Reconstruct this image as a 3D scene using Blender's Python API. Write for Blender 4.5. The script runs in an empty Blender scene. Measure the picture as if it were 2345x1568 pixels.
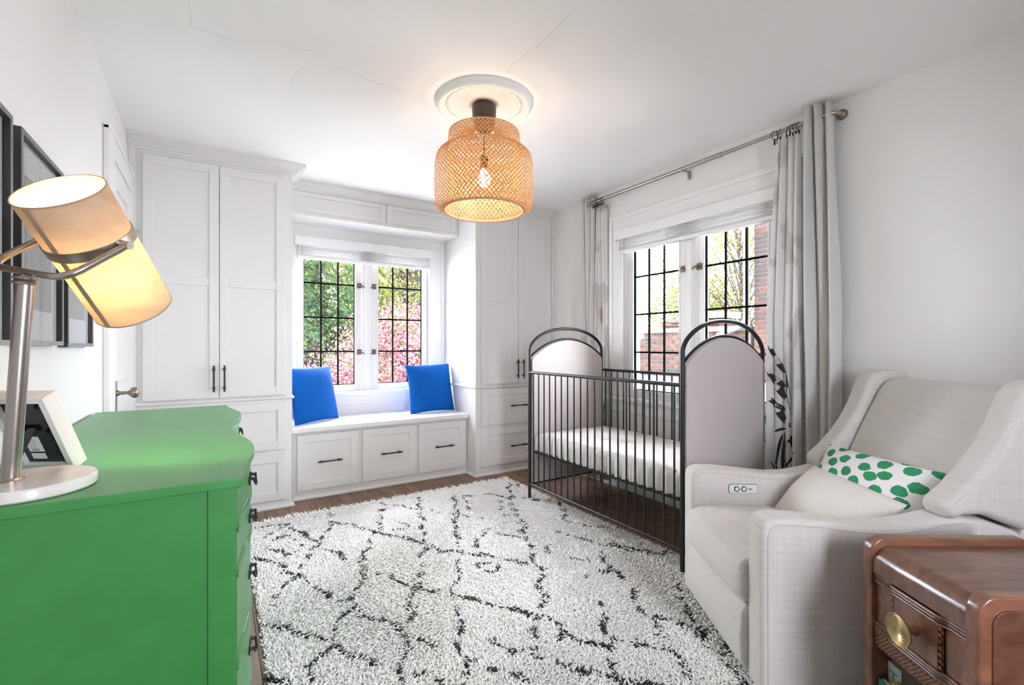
import bpy, bmesh, math, random
import numpy as np
from mathutils import Vector, Matrix, Euler
random.seed(7); rng = np.random.default_rng(7)
SC = bpy.context.scene; COL = SC.collection
R = math.radians; PI = math.pi

# ------------------------------------------------------------------ camera
cam_d = bpy.data.cameras.new('camera'); cam = bpy.data.objects.new('camera', cam_d); COL.objects.link(cam)
cam.location = (0, 0, 1.2); cam.rotation_euler = (R(90), 0, R(-32.5))
cam_d.sensor_width = 36; cam_d.lens = 1070/2345*36; cam_d.shift_y = 7/2345; cam_d.clip_start = .02; cam_d.clip_end = 200
SC.camera = cam
# ------------------------------------------------------------------ sky, exposure
W = bpy.data.worlds.new('overcast_sky'); SC.world = W; W.use_nodes = True
bg = W.node_tree.nodes['Background']; bg.inputs['Color'].default_value = (.93, .935, 1.03, 1); bg.inputs['Strength'].default_value = 7.0
vs = SC.view_settings; vs.view_transform = 'Standard'; vs.look = 'None'; vs.gamma = 1; vs.use_curve_mapping = False
vs.exposure = 2.3
cy = SC.cycles; cy.max_bounces = 10; cy.diffuse_bounces = 6; cy.glossy_bounces = 3; cy.transmission_bounces = 6; cy.transparent_max_bounces = 16; cy.use_light_tree = False; cy.use_adaptive_sampling = True; cy.adaptive_threshold = .025
cy.sample_clamp_indirect = 8; cy.caustics_reflective = False; cy.caustics_refractive = False
def portal(name, loc, rot, sx, sy):
    l = bpy.data.lights.new(name, 'AREA'); l.shape = 'RECTANGLE'; l.size = sx; l.size_y = sy
    l.cycles.is_portal = True
    o = bpy.data.objects.new(name, l); COL.objects.link(o); o.location = loc; o.rotation_euler = rot
portal('daylight_portal', (3.08, 2.16, 1.5), (0, R(90), 0), 1.45, 1.4)
portal('daylight_portal', (1.225, 4.68, 1.5), (R(-90), 0, 0), 1.3, 1.45)
portal('daylight_portal', (.85, -1.56, 1.5), (R(90), 0, 0), .6, 1.45)  # portal for the added fill window behind the camera

# ------------------------------------------------------------------ materials
def mat(name, col=(.8,.8,.8), rough=.5, metal=0, spec=.5, var=0, vscale=8, vcol=None, bump=0, bscale=60, stretch=(1,1,1), bdist=.002,
        trans=0, coord='Object', detail=4, coat=0, wave=None):
    m = bpy.data.materials.new(name); m.use_nodes = True; nt = m.node_tree; N = nt.nodes; b = N['Principled BSDF']
    b.inputs['Base Color'].default_value = (*col, 1); b.inputs['Roughness'].default_value = rough; b.inputs['Metallic'].default_value = metal
    b.inputs['Specular IOR Level'].default_value = spec
    if coat: b.inputs['Coat Weight'].default_value = coat; b.inputs['Coat Roughness'].default_value = .38
    tc = N.new('ShaderNodeTexCoord'); mp = N.new('ShaderNodeMapping'); mp.inputs['Scale'].default_value = stretch
    nt.links.new(tc.outputs[coord], mp.inputs[0])
    if var or vcol:
        n = N.new('ShaderNodeTexNoise'); n.inputs['Scale'].default_value = vscale; n.inputs['Detail'].default_value = detail
        nt.links.new(mp.outputs[0], n.inputs['Vector'])
        r = N.new('ShaderNodeValToRGB'); c2 = vcol or tuple(max(0, c*(1-var)) for c in col)
        r.color_ramp.elements[0].position = .32; r.color_ramp.elements[1].position = .68
        r.color_ramp.elements[0].color = (*c2, 1); r.color_ramp.elements[1].color = (*col, 1)
        nt.links.new(n.outputs[0], r.inputs[0]); nt.links.new(r.outputs[0], b.inputs['Base Color'])
    if bump:
        n = N.new('ShaderNodeTexNoise'); n.inputs['Scale'].default_value = bscale; n.inputs['Detail'].default_value = 3
        nt.links.new(mp.outputs[0], n.inputs['Vector'])
        bp = N.new('ShaderNodeBump'); bp.inputs['Strength'].default_value = bump; bp.inputs['Distance'].default_value = bdist
        nt.links.new(n.outputs[0], bp.inputs['Height']); nt.links.new(bp.outputs[0], b.inputs['Normal'])
    m['b'] = 1
    return m
def linen(name, c1, c2, scale=1.0, rough=.9, uv=False):
    """woven fabric: fine crossing threads of slightly different tone"""
    m = bpy.data.materials.new(name); m.use_nodes = True; nt = m.node_tree; N = nt.nodes; L = nt.links; b = N['Principled BSDF']
    b.inputs['Roughness'].default_value = rough; b.inputs['Specular IOR Level'].default_value = .15
    b.inputs['Sheen Weight'].default_value = .15
    tc = N.new('ShaderNodeTexCoord'); outs = []
    for st in (((4, 420, 1), (420, 4, 1)) if uv else ((4, 4, 420), (300, 300, 5))):
        mp = N.new('ShaderNodeMapping'); mp.inputs['Scale'].default_value = tuple(s*scale for s in st); L.new(tc.outputs['UV' if uv else 'Object'], mp.inputs[0])
        n = N.new('ShaderNodeTexNoise'); n.inputs['Scale'].default_value = 1; n.inputs['Detail'].default_value = 2; L.new(mp.outputs[0], n.inputs['Vector']); outs.append(n)
    ad = N.new('ShaderNodeMath'); ad.operation = 'ADD'; L.new(outs[0].outputs[0], ad.inputs[0]); L.new(outs[1].outputs[0], ad.inputs[1])
    r = N.new('ShaderNodeValToRGB'); r.color_ramp.elements[0].position = .36; r.color_ramp.elements[1].position = .62
    r.color_ramp.elements[0].color = (*c2, 1); r.color_ramp.elements[1].color = (*c1, 1)
    hf = N.new('ShaderNodeMath'); hf.operation = 'MULTIPLY'; hf.inputs[1].default_value = .5; L.new(ad.outputs[0], hf.inputs[0])
    L.new(hf.outputs[0], r.inputs[0]); L.new(r.outputs[0], b.inputs['Base Color'])
    bp = N.new('ShaderNodeBump'); bp.inputs['Strength'].default_value = .25; bp.inputs['Distance'].default_value = .001
    L.new(hf.outputs[0], bp.inputs['Height']); L.new(bp.outputs[0], b.inputs['Normal'])
    return m
def wood(name, c1, c2, stretch, rough=.35, coat=0, scale=6, bump=.1):
    m = bpy.data.materials.new(name); m.use_nodes = True; nt = m.node_tree; N = nt.nodes; L = nt.links; b = N['Principled BSDF']
    b.inputs['Roughness'].default_value = rough
    if coat: b.inputs['Coat Weight'].default_value = coat; b.inputs['Coat Roughness'].default_value = .1
    tc = N.new('ShaderNodeTexCoord'); oi = N.new('ShaderNodeObjectInfo')
    mp = N.new('ShaderNodeMapping'); mp.inputs['Scale'].default_value = stretch; L.new(tc.outputs['Object'], mp.inputs[0])
    mu = N.new('ShaderNodeVectorMath'); mu.operation = 'MULTIPLY_ADD'; mu.inputs[1].default_value = (37, 53, 11)
    L.new(oi.outputs['Random'], mu.inputs[0]); L.new(mp.outputs[0], mu.inputs[2])
    n = N.new('ShaderNodeTexNoise'); n.inputs['Scale'].default_value = scale; n.inputs['Detail'].default_value = 6; n.inputs['Distortion'].default_value = .6
    L.new(mu.outputs[0], n.inputs['Vector'])
    r = N.new('ShaderNodeValToRGB'); r.color_ramp.elements[0].position = .3; r.color_ramp.elements[1].position = .72
    r.color_ramp.elements[0].color = (*c2, 1); r.color_ramp.elements[1].color = (*c1, 1); L.new(n.outputs[0], r.inputs[0])
    hs = N.new('ShaderNodeHueSaturation'); ma = N.new('ShaderNodeMapRange'); ma.inputs['To Min'].default_value = .78; ma.inputs['To Max'].default_value = 1.2
    L.new(oi.outputs['Random'], ma.inputs[0]); L.new(ma.outputs[0], hs.inputs['Value']); L.new(r.outputs[0], hs.inputs['Color']); L.new(hs.outputs[0], b.inputs['Base Color'])
    if bump:
        bp = N.new('ShaderNodeBump'); bp.inputs['Strength'].default_value = bump; bp.inputs['Distance'].default_value = .001
        L.new(n.outputs[0], bp.inputs['Height']); L.new(bp.outputs[0], b.inputs['Normal'])
    return m
def emis(name, col, s):
    m = bpy.data.materials.new(name); m.use_nodes = True; nt = m.node_tree; b = nt.nodes['Principled BSDF']
    b.inputs['Emission Color'].default_value = (*col, 1); b.inputs['Emission Strength'].default_value = s; b.inputs['Base Color'].default_value = (*col, 1)
    return m
def translucent(name, col, tcol, mix=.5, var=0, vscale=30):
    m = bpy.data.materials.new(name); m.use_nodes = True; nt = m.node_tree; N = nt.nodes; L = nt.links
    out = N['Material Output']; N.remove(N['Principled BSDF'])
    d = N.new('ShaderNodeBsdfDiffuse'); t = N.new('ShaderNodeBsdfTranslucent'); x = N.new('ShaderNodeMixShader'); x.inputs[0].default_value = mix
    d.inputs[0].default_value = (*col, 1); t.inputs[0].default_value = (*tcol, 1)
    if var:
        tc = N.new('ShaderNodeTexCoord'); n = N.new('ShaderNodeTexNoise'); n.inputs['Scale'].default_value = vscale; n.inputs['Detail'].default_value = 6
        mp = N.new('ShaderNodeMapping'); mp.inputs['Scale'].default_value = (1, 1, 4); L.new(tc.outputs['Object'], mp.inputs[0]); L.new(mp.outputs[0], n.inputs['Vector'])
        for sh, c in ((d, col), (t, tcol)):
            r = N.new('ShaderNodeValToRGB'); r.color_ramp.elements[0].position = .3; r.color_ramp.elements[1].position = .6
            r.color_ramp.elements[0].color = (*[k*(1-var) for k in c], 1); r.color_ramp.elements[1].color = (*c, 1)
            L.new(n.outputs[0], r.inputs[0]); L.new(r.outputs[0], sh.inputs[0])
    L.new(d.outputs[0], x.inputs[1]); L.new(t.outputs[0], x.inputs[2]); L.new(x.outputs[0], out.inputs[0])
    return m
def glass(name):
    m = bpy.data.materials.new(name); m.use_nodes = True; nt = m.node_tree; N = nt.nodes; L = nt.links
    out = N['Material Output']; N.remove(N['Principled BSDF'])
    t = N.new('ShaderNodeBsdfTransparent'); g = N.new('ShaderNodeBsdfGlossy'); g.inputs['Roughness'].default_value = .02
    x = N.new('ShaderNodeMixShader'); f = N.new('ShaderNodeFresnel'); f.inputs[0].default_value = 1.35
    t.inputs[0].default_value = (.97, .985, .98, 1)
    L.new(f.outputs[0], x.inputs[0]); L.new(t.outputs[0], x.inputs[1]); L.new(g.outputs[0], x.inputs[2]); L.new(x.outputs[0], out.inputs[0])
    return m
M = {}
M['ceiling'] = mat('ceiling_plaster', (.93,.925,.925), .85, bump=.08, bscale=9, bdist=.01, spec=.2)
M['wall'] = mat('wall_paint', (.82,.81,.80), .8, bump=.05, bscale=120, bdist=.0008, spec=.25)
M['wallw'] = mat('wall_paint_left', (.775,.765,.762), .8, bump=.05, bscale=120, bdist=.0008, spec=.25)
M['cab'] = mat('cabinet_paint', (.725,.718,.712), .42, spec=.4)
M['trim'] = mat('trim_paint', (.80,.797,.793), .4, spec=.4)
M['oak'] = wood('oak_boards', (.27,.155,.098), (.125,.066,.04), (9, .9, 9), .38, scale=3.2)
M['sub'] = mat('subfloor', (.03,.018,.012), .9)
M['gun'] = mat('gunmetal', (.055,.05,.047), .38, .85)
M['black'] = mat('black_metal', (.016,.016,.018), .38, .1, spec=.45)
M['lead'] = mat('lead_came', (.008,.008,.008), .9, spec=.05)
M['glass'] = glass('window_glass')
M['bronze'] = mat('old_bronze', (.20,.13,.10), .4, .8)
M['nickel'] = mat('brushed_nickel', (.42,.39,.36), .32, 1.0)
M['pewter'] = mat('dark_pewter', (.30,.26,.21), .3, 1.0)
M['brass'] = mat('aged_brass', (.46,.36,.19), .34, 1.0)
M['slat'] = mat('blind_slat', (.80,.80,.80), .45)
M['cord'] = mat('blind_cord', (.85,.85,.84), .8)
M['blue'] = None
M['green'] = mat('green_paint', (.040,.285,.060), .42, spec=.6, var=.12, vscale=14, coat=.35)
M['marble'] = mat('marble', (.86,.83,.80), .25, var=0, vscale=16, vcol=(.60,.585,.57), detail=10, stretch=(1,.35,1))
M['linen'] = linen('oatmeal_linen', (.665,.64,.615), (.575,.55,.525))
M['linen2'] = linen('cushion_linen', (.74,.71,.67), (.66,.63,.59), .9, uv=True)
M['panelfab'] = mat('crib_panel_fabric', (.59,.54,.52), .85, bump=.1, bscale=300, bdist=.0005, spec=.15)
M['sheet'] = mat('fitted_sheet', (.83,.81,.80), .9, var=0, vscale=9, vcol=(.72,.69,.67), bump=.3, bscale=14, bdist=.01, spec=.1)
M['curtain'] = mat('grey_curtain', (.62,.61,.595), .85, bump=.08, bscale=200, bdist=.0006, spec=.15)
M['lining'] = mat('dark_lining', (.12,.11,.105), .9)
M['walnut'] = wood('walnut_veneer', (.265,.115,.068), (.11,.044,.026), (3, 12, 6), .28, coat=.4, scale=3)
M['walnutd'] = wood('dark_walnut', (.10,.038,.02), (.045,.016,.009), (3, 3, 9), .3, coat=.3, scale=3)
M['walnutl'] = wood('light_inlay', (.27,.13,.075), (.16,.07,.04), (3, 3, 9), .35, scale=3)
M['frameblk'] = mat('black_frame', (.028,.028,.032), .4)
M['framegrey'] = mat('grey_frame_face', (.16,.16,.165), .35, .4)
M['mat'] = mat('picture_mat', (.82,.82,.83), .9)
M['print'] = mat('grey_print', (.42,.425,.44), .85, var=.06, vscale=5)
M['paper'] = mat('paper_white', (.80,.80,.78), .8)
M['tan'] = mat('tan_feather', (.32,.17,.09), .8)
M['ink'] = mat('black_ink', (.025,.025,.027), .85)
M['bamboo'] = translucent('bamboo_strips', (.56,.31,.14), (.62,.34,.13), .10)
M['bamboo_rim'] = mat('bamboo_rim', (.55,.36,.24), .6)
M['lampblack'] = mat('bronze_cup', (.05,.038,.032), .4, .2)
M['bulb'] = emis('warm_bulb', (1, .86, .66), 32)
M['bulb2'] = emis('warm_lamp_bulb', (1, .80, .52), 85)
M['shade'] = translucent('oatmeal_lampshade', (.60,.50,.40), (.64,.54,.39), .25, var=.16, vscale=9)
M['shadein'] = mat('shade_lining', (.85,.80,.70), .8)
M['shadeedge'] = mat('shade_trim', (.42,.31,.22), .8)
M['brick1'] = mat('brick_orange', (0.044,0.017,0.009), .9, var=.3, vscale=12)
M['brick2'] = mat('brick_red', (0.034,0.011,0.006), .9, var=.3, vscale=12)
M['brick3'] = mat('brick_brown', (0.024,0.011,0.008), .9, var=.3, vscale=12)
M['brick4'] = mat('brick_dark', (0.015,0.01,0.009), .9, var=.3, vscale=12)
M['mortar'] = mat('mortar', (0.068,0.065,0.062), .95)
M['stone'] = mat('limestone', (0.078,0.076,0.071), .9, var=.25, vscale=5)
M['copper'] = mat('green_metal', (0.051,0.066,0.062), .6)
M['bark'] = mat('bark', (0.028,0.02,0.015), .95, var=.4, vscale=8)
M['rugbase'] = mat('rug_base', (.62,.59,.55), 1)
M['ivory'] = mat('ivory_wool', (.92,.905,.885), 1, spec=.05, var=.1, vscale=3)
M['charcoal'] = mat('charcoal_wool', (.045,.047,.055), 1, spec=.05)
M['pale_ground'] = mat('bounce_ground', (.50,.49,.46), 1, var=.15, vscale=.6)  # unseen ground made pale so it bounces daylight up to the ceiling
M['wire'] = mat('wire', (.02,.02,.02), .7)
def leafmat(name, c, c2):
    m = translucent(name, c, c2, .4); return m
M['lf_pine'] = leafmat('pine_leaf', (.030,.058,.030), (.035,.07,.028))
M['lf_yel'] = leafmat('yellow_leaf', (.115,.10,.035), (.13,.11,.03))
M['lf_grn'] = leafmat('green_leaf', (.060,.085,.028), (.07,.10,.028))
M['lf_pink'] = leafmat('pink_petal', (.22,.060,.075), (.20,.05,.065))
M['lf_pale'] = leafmat('pale_petal', (.26,.17,.18), (.22,.15,.15))

# ------------------------------------------------------------------ mesh helpers
class MB:
    def __init__(s): s.v = []; s.f = []
    def add(s, vs, fs):
        o = len(s.v); s.v += [tuple(p) for p in vs]; s.f += [tuple(i+o for i in f) for f in fs]; return s
    def box(s, x0, x1, y0, y1, z0, z1):
        return s.add([(x0,y0,z0),(x1,y0,z0),(x1,y1,z0),(x0,y1,z0),(x0,y0,z1),(x1,y0,z1),(x1,y1,z1),(x0,y1,z1)],
                     [(0,3,2,1),(4,5,6,7),(0,1,5,4),(1,2,6,5),(2,3,7,6),(3,0,4,7)])
    def obox(s, c, size, mtx):
        h = [k/2 for k in size]; vs = [Vector(c)+mtx@Vector((a*h[0],b*h[1],d*h[2])) for d in (-1,1) for a,b in ((-1,-1),(1,-1),(1,1),(-1,1))]
        return s.add(vs, [(0,3,2,1),(4,5,6,7),(0,1,5,4),(1,2,6,5),(2,3,7,6),(3,0,4,7)])
    def tube(s, path, r, n=8, closed=False, cap=True, flat=None):
        P = [Vector(p) for p in path]; k = len(P); rs = r if isinstance(r, (list, tuple)) else [r]*k
        rings = []; prev = None
        for i in range(k):
            a = P[(i-1) % k] if (closed or i > 0) else P[i]; b = P[(i+1) % k] if (closed or i < k-1) else P[i]
            t = (b-a).normalized()
            if prev is None:
                up = Vector((0,0,1)) if abs(t.z) < .9 else Vector((1,0,0)); u = t.cross(up).normalized()
            else:
                u = (prev-t*prev.dot(t)); u = u.normalized() if u.length > 1e-6 else t.orthogonal().normalized()
            prev = u; w = t.cross(u)
            fl = flat or (1, 1)
            rings.append([P[i]+(u*math.cos(2*PI*j/n)*fl[0]+w*math.sin(2*PI*j/n)*fl[1])*rs[i] for j in range(n)])
        vs = [p for q in rings for p in q]; fs = []
        for i in range(k if closed else k-1):
            for j in range(n):
                fs.append((i*n+j, i*n+(j+1) % n, ((i+1) % k)*n+(j+1) % n, ((i+1) % k)*n+j))
        if cap and not closed: fs += [tuple(range(n))[::-1], tuple((k-1)*n+j for j in range(n))]
        return s.add(vs, fs)
    def lathe(s, prof, n=32, c=(0,0,0), mtx=None, close=False):
        vs = []; fs = []; k = len(prof)
        for r, z in prof:
            for j in range(n):
                p = Vector((r*math.cos(2*PI*j/n), r*math.sin(2*PI*j/n), z)); p = (mtx@p if mtx else p)+Vector(c); vs.append(p)
        for i in range(k if close else k-1):
            for j in range(n): fs.append((i*n+j, i*n+(j+1) % n, ((i+1) % k)*n+(j+1) % n, ((i+1) % k)*n+j))
        if not close:
            if prof[0][0] > 1e-5: fs.append(tuple(range(n))[::-1])
            if prof[-1][0] > 1e-5: fs.append(tuple((k-1)*n+j for j in range(n)))
        return s.add(vs, fs)
    def prism(s, pts, fn, t0, t1):
        """extrude a 2-D outline: fn(u, v, t) -> xyz"""
        n = len(pts); vs = [fn(u, v, t0) for u, v in pts]+[fn(u, v, t1) for u, v in pts]
        return s.add(vs, [tuple(range(n))[::-1], tuple(range(n, 2*n))]+[(i, (i+1) % n, n+(i+1) % n, n+i) for i in range(n)])
    def sweep(s, path, prof, closed=False, zfn=None):
        """profile (out, z) swept along an xy path, outward = right-hand side of travel, mitred"""
        P = [Vector(p) for p in path]; k = len(P); vs = []; m = len(prof)
        for i in range(k):
            d1 = (P[i]-P[i-1]).normalized() if (i > 0 or closed) else None
            d2 = (P[(i+1) % k]-P[i]).normalized() if (i < k-1 or closed) else None
            d1 = d1 or d2; d2 = d2 or d1
            n1 = Vector((d1.y, -d1.x)); n2 = Vector((d2.y, -d2.x)); b = (n1+n2); b = b/(1+n1.dot(n2))
            for o, z in prof: vs.append((P[i].x+b.x*o, P[i].y+b.y*o, z))
        fs = []
        for i in range(k if closed else k-1):
            for j in range(m): fs.append((i*m+j, i*m+(j+1) % m, ((i+1) % k)*m+(j+1) % m, ((i+1) % k)*m+j))
        if not closed: fs += [tuple(range(m))[::-1], tuple((k-1)*m+j for j in range(m))]
        return s.add(vs, fs)
    def grid(s, fn, nu, nv, wrap_u=False):
        vs = [fn(i/(nu if wrap_u else nu-1), j/(nv-1)) for j in range(nv) for i in range(nu)]
        fs = [(j*nu+i, j*nu+(i+1) % nu, (j+1)*nu+(i+1) % nu, (j+1)*nu+i) for j in range(nv-1) for i in range(nu if wrap_u else nu-1)]
        return s.add(vs, fs)
    def build(s, name, m, parent=None, smooth=None, bevel=0, seg=2, sub=0, solid=0, local=False, bang=30, recalc=True):
        me = bpy.data.meshes.new(name)
        vs = s.v
        if parent is not None and not local:
            inv = WM[parent.name].inverted(); vs = [inv@Vector(p) for p in vs]
        me.from_pydata([tuple(p) for p in vs], [], s.f); me.update()
        if recalc or bevel:
            bm = bmesh.new(); bm.from_mesh(me)
            if recalc: bmesh.ops.recalc_face_normals(bm, faces=bm.faces)
            if bevel:
                es = [e for e in bm.edges if len(e.link_faces) == 2 and e.calc_face_angle(0) > R(bang)]
                bmesh.ops.bevel(bm, geom=es, offset=bevel, segments=seg, affect='EDGES', profile=.5, clamp_overlap=True)
            bm.to_mesh(me); bm.free()
        if smooth is None: smooth = 40 if (bevel or sub) else 0
        if smooth:
            me.polygons.foreach_set('use_smooth', [True]*len(me.polygons)); me.set_sharp_from_angle(angle=R(smooth))
        if m is not None: me.materials.append(M[m] if isinstance(m, str) else m)
        o = bpy.data.objects.new(name, me); COL.objects.link(o)
        if parent is not None: o.parent = parent
        WM[o.name] = WM[parent.name].copy() if parent is not None else Matrix()
        if bevel and not sub:
            mo = o.modifiers.new('weighted', 'WEIGHTED_NORMAL'); mo.keep_sharp = True
        if sub:
            mo = o.modifiers.new('sub', 'SUBSURF'); mo.levels = sub; mo.render_levels = sub
        if solid:
            mo = o.modifiers.new('solid', 'SOLIDIFY'); mo.thickness = solid; mo.offset = 0
        return o
WM = {}
def empty(name, loc, rz=0):
    o = bpy.data.objects.new(name, None); COL.objects.link(o); o.location = loc; o.rotation_euler = (0, 0, rz); o.empty_display_size = .1
    WM[o.name] = Matrix.Translation(loc)@Matrix.Rotation(rz, 4, 'Z'); return o
def tag(o, label, cat, group=None):
    o['label'] = label; o['category'] = cat
    if group: o['group'] = group
    return o
def thing(name, loc, label, cat, rz=0, group=None): return tag(empty(name, loc, rz), label, cat, group)
def struct(o): o['kind'] = 'structure'; return o
def stuff(o): o['kind'] = 'stuff'; return o
def box(name, m, parent, *b, bevel=0, seg=2): return MB().box(*b).build(name, m, parent, bevel=bevel, seg=seg)
def copy_tree(o, parent=None):
    c = o.copy(); COL.objects.link(c); c.parent = parent
    if parent: c.matrix_parent_inverse = o.matrix_parent_inverse.copy()
    for ch in list(o.children): copy_tree(ch, c)
    WM[c.name] = WM[o.name].copy()
    return c
def mirror_uv_grid(me, nu, nv, sides=1):
    uv = me.uv_layers.new(name='UVMap')
# ------------------------------------------------------------------ room shell
XL, XR, YB, YF, CZ = -.465, 2.90, 4.47, -1.35, 2.545
WC = 1.224; RC = 2.166          # window centres: x on the back wall, y on the right wall
OW, OZ0, OZ1 = .63, .765, 2.15  # half-width and heights of the openings
def wall_open(name, fn, u0, u1, c, t, m):
    b = MB()
    def bx(a0, a1, z0, z1):
        p, q = fn(a0, 0, z0), fn(a1, -t, z1)
        b.box(min(p[0],q[0]), max(p[0],q[0]), min(p[1],q[1]), max(p[1],q[1]), z0, z1)
    bx(u0, c-OW, -.02, CZ); bx(c+OW, u1, -.02, CZ); bx(c-OW, c+OW, -.02, OZ0); bx(c-OW, c+OW, OZ1, CZ)
    return struct(b.build(name, m))
fb = lambda u, o, z: (u, YB-o, z)
fr = lambda u, o, z: (XR-o, u, z)
wall_open('wall_back', fb, XL-.15, XR+.15, WC, .18, 'wall')
wall_open('wall_right', fr, YF, YB, RC, .18, 'wall')
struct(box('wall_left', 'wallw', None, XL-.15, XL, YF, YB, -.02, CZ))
ff = lambda u, o, z: (u, YF+o, z)
OW = .30; wall_open('wall_front', ff, XL-.15, XR+.18, .85, .18, 'wall'); OW = .63  # opening cut for the added fill window
struct(MB().box(XL-1.5, XR+.18, YF-.18, YB+.18, CZ+.12, CZ+2.6).build('sky_block_house', 'mortar'))   # unseen house mass above the room, added to block sky from outdoor surfaces
struct(MB().box(XL-1.5, XR+.45, YF-.45, YB+.45, CZ+2.6, CZ+2.72).build('sky_block_eaves', 'mortar'))  # unseen eaves slab, added to cut the sky reaching the brick opposite
struct(box('sky_block_base', 'mortar', None, XL-1.5, XR+.18, YF, YB+.18, -3.5, -.15))  # unseen house mass below the floor, added with the sky blocks
ceil = struct(box('ceiling', 'ceiling', None, XL-.15, XR+.18, YF-.15, YB+.18, CZ, CZ+.12))
M['crackm'] = mat('plaster_crack', (.62,.60,.58), .9)
for path in [[(-0.087,2.213),(-0.077,2.321),(-0.094,2.388),(0.015,2.391),(0.114,2.397)],[(0.244,2.307),(0.299,2.322),(0.386,2.289)],[(0.37,2.426),(0.329,2.583),(0.345,2.643)],[(0.476,2.359),(0.672,2.388),(0.88,2.387)],[(1.221,1.464),(1.228,1.652),(1.216,1.787),(1.202,1.896),(1.213,1.953)]]:
    pts = []
    for (a, b), (c, d) in zip(path, path[1:]):
        for i in range(6):
            t = i/6; pts.append((a+(c-a)*t+random.uniform(-.004,.004), b+(d-b)*t+random.uniform(-.004,.004), CZ-.0002))
    MB().tube(pts, .0007, 5).build('crack', 'crackm', ceil)
# floor boards
fl = struct(box('floor', 'sub', None, XL-.15, XR+.18, YF-.15, YB, -.14, -.02))
pw = .0765; x = XL; k = 0; shared = {}
while x < XR-.001:
    w = min(pw, XR-x); y = YF-random.uniform(0, 1.1)
    while y < YB:
        ln = random.choice((.9, 1.2, 1.5, 1.8)); y0, y1 = max(y, YF), min(y+ln, YB); y += ln
        if y1-y0 < .02: continue
        key = (round(w, 4), round(y1-y0, 4))
        if key not in shared:
            o = MB().box(0, w-.0012, 0, y1-y0-.0012, -.02, 0).build('plank', 'oak', fl, bevel=.0009, seg=1, local=True); shared[key] = o.data
        else:
            o = bpy.data.objects.new('plank', shared[key]); COL.objects.link(o); o.parent = fl
        o.location = (x, y0, random.uniform(-.0004, 0)); k += 1
    x += pw
bbp = [(0,0),(.016,0),(.016,.11),(.011,.125),(.006,.14),(0,.14)]
struct(MB().sweep([(XR, 3.76), (XR, YF)], bbp).build('baseboard_right', 'trim', smooth=30))
struct(MB().sweep([(XL, YF), (XL, 3.02)], bbp).build('baseboard_left', 'trim', smooth=30))

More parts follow.
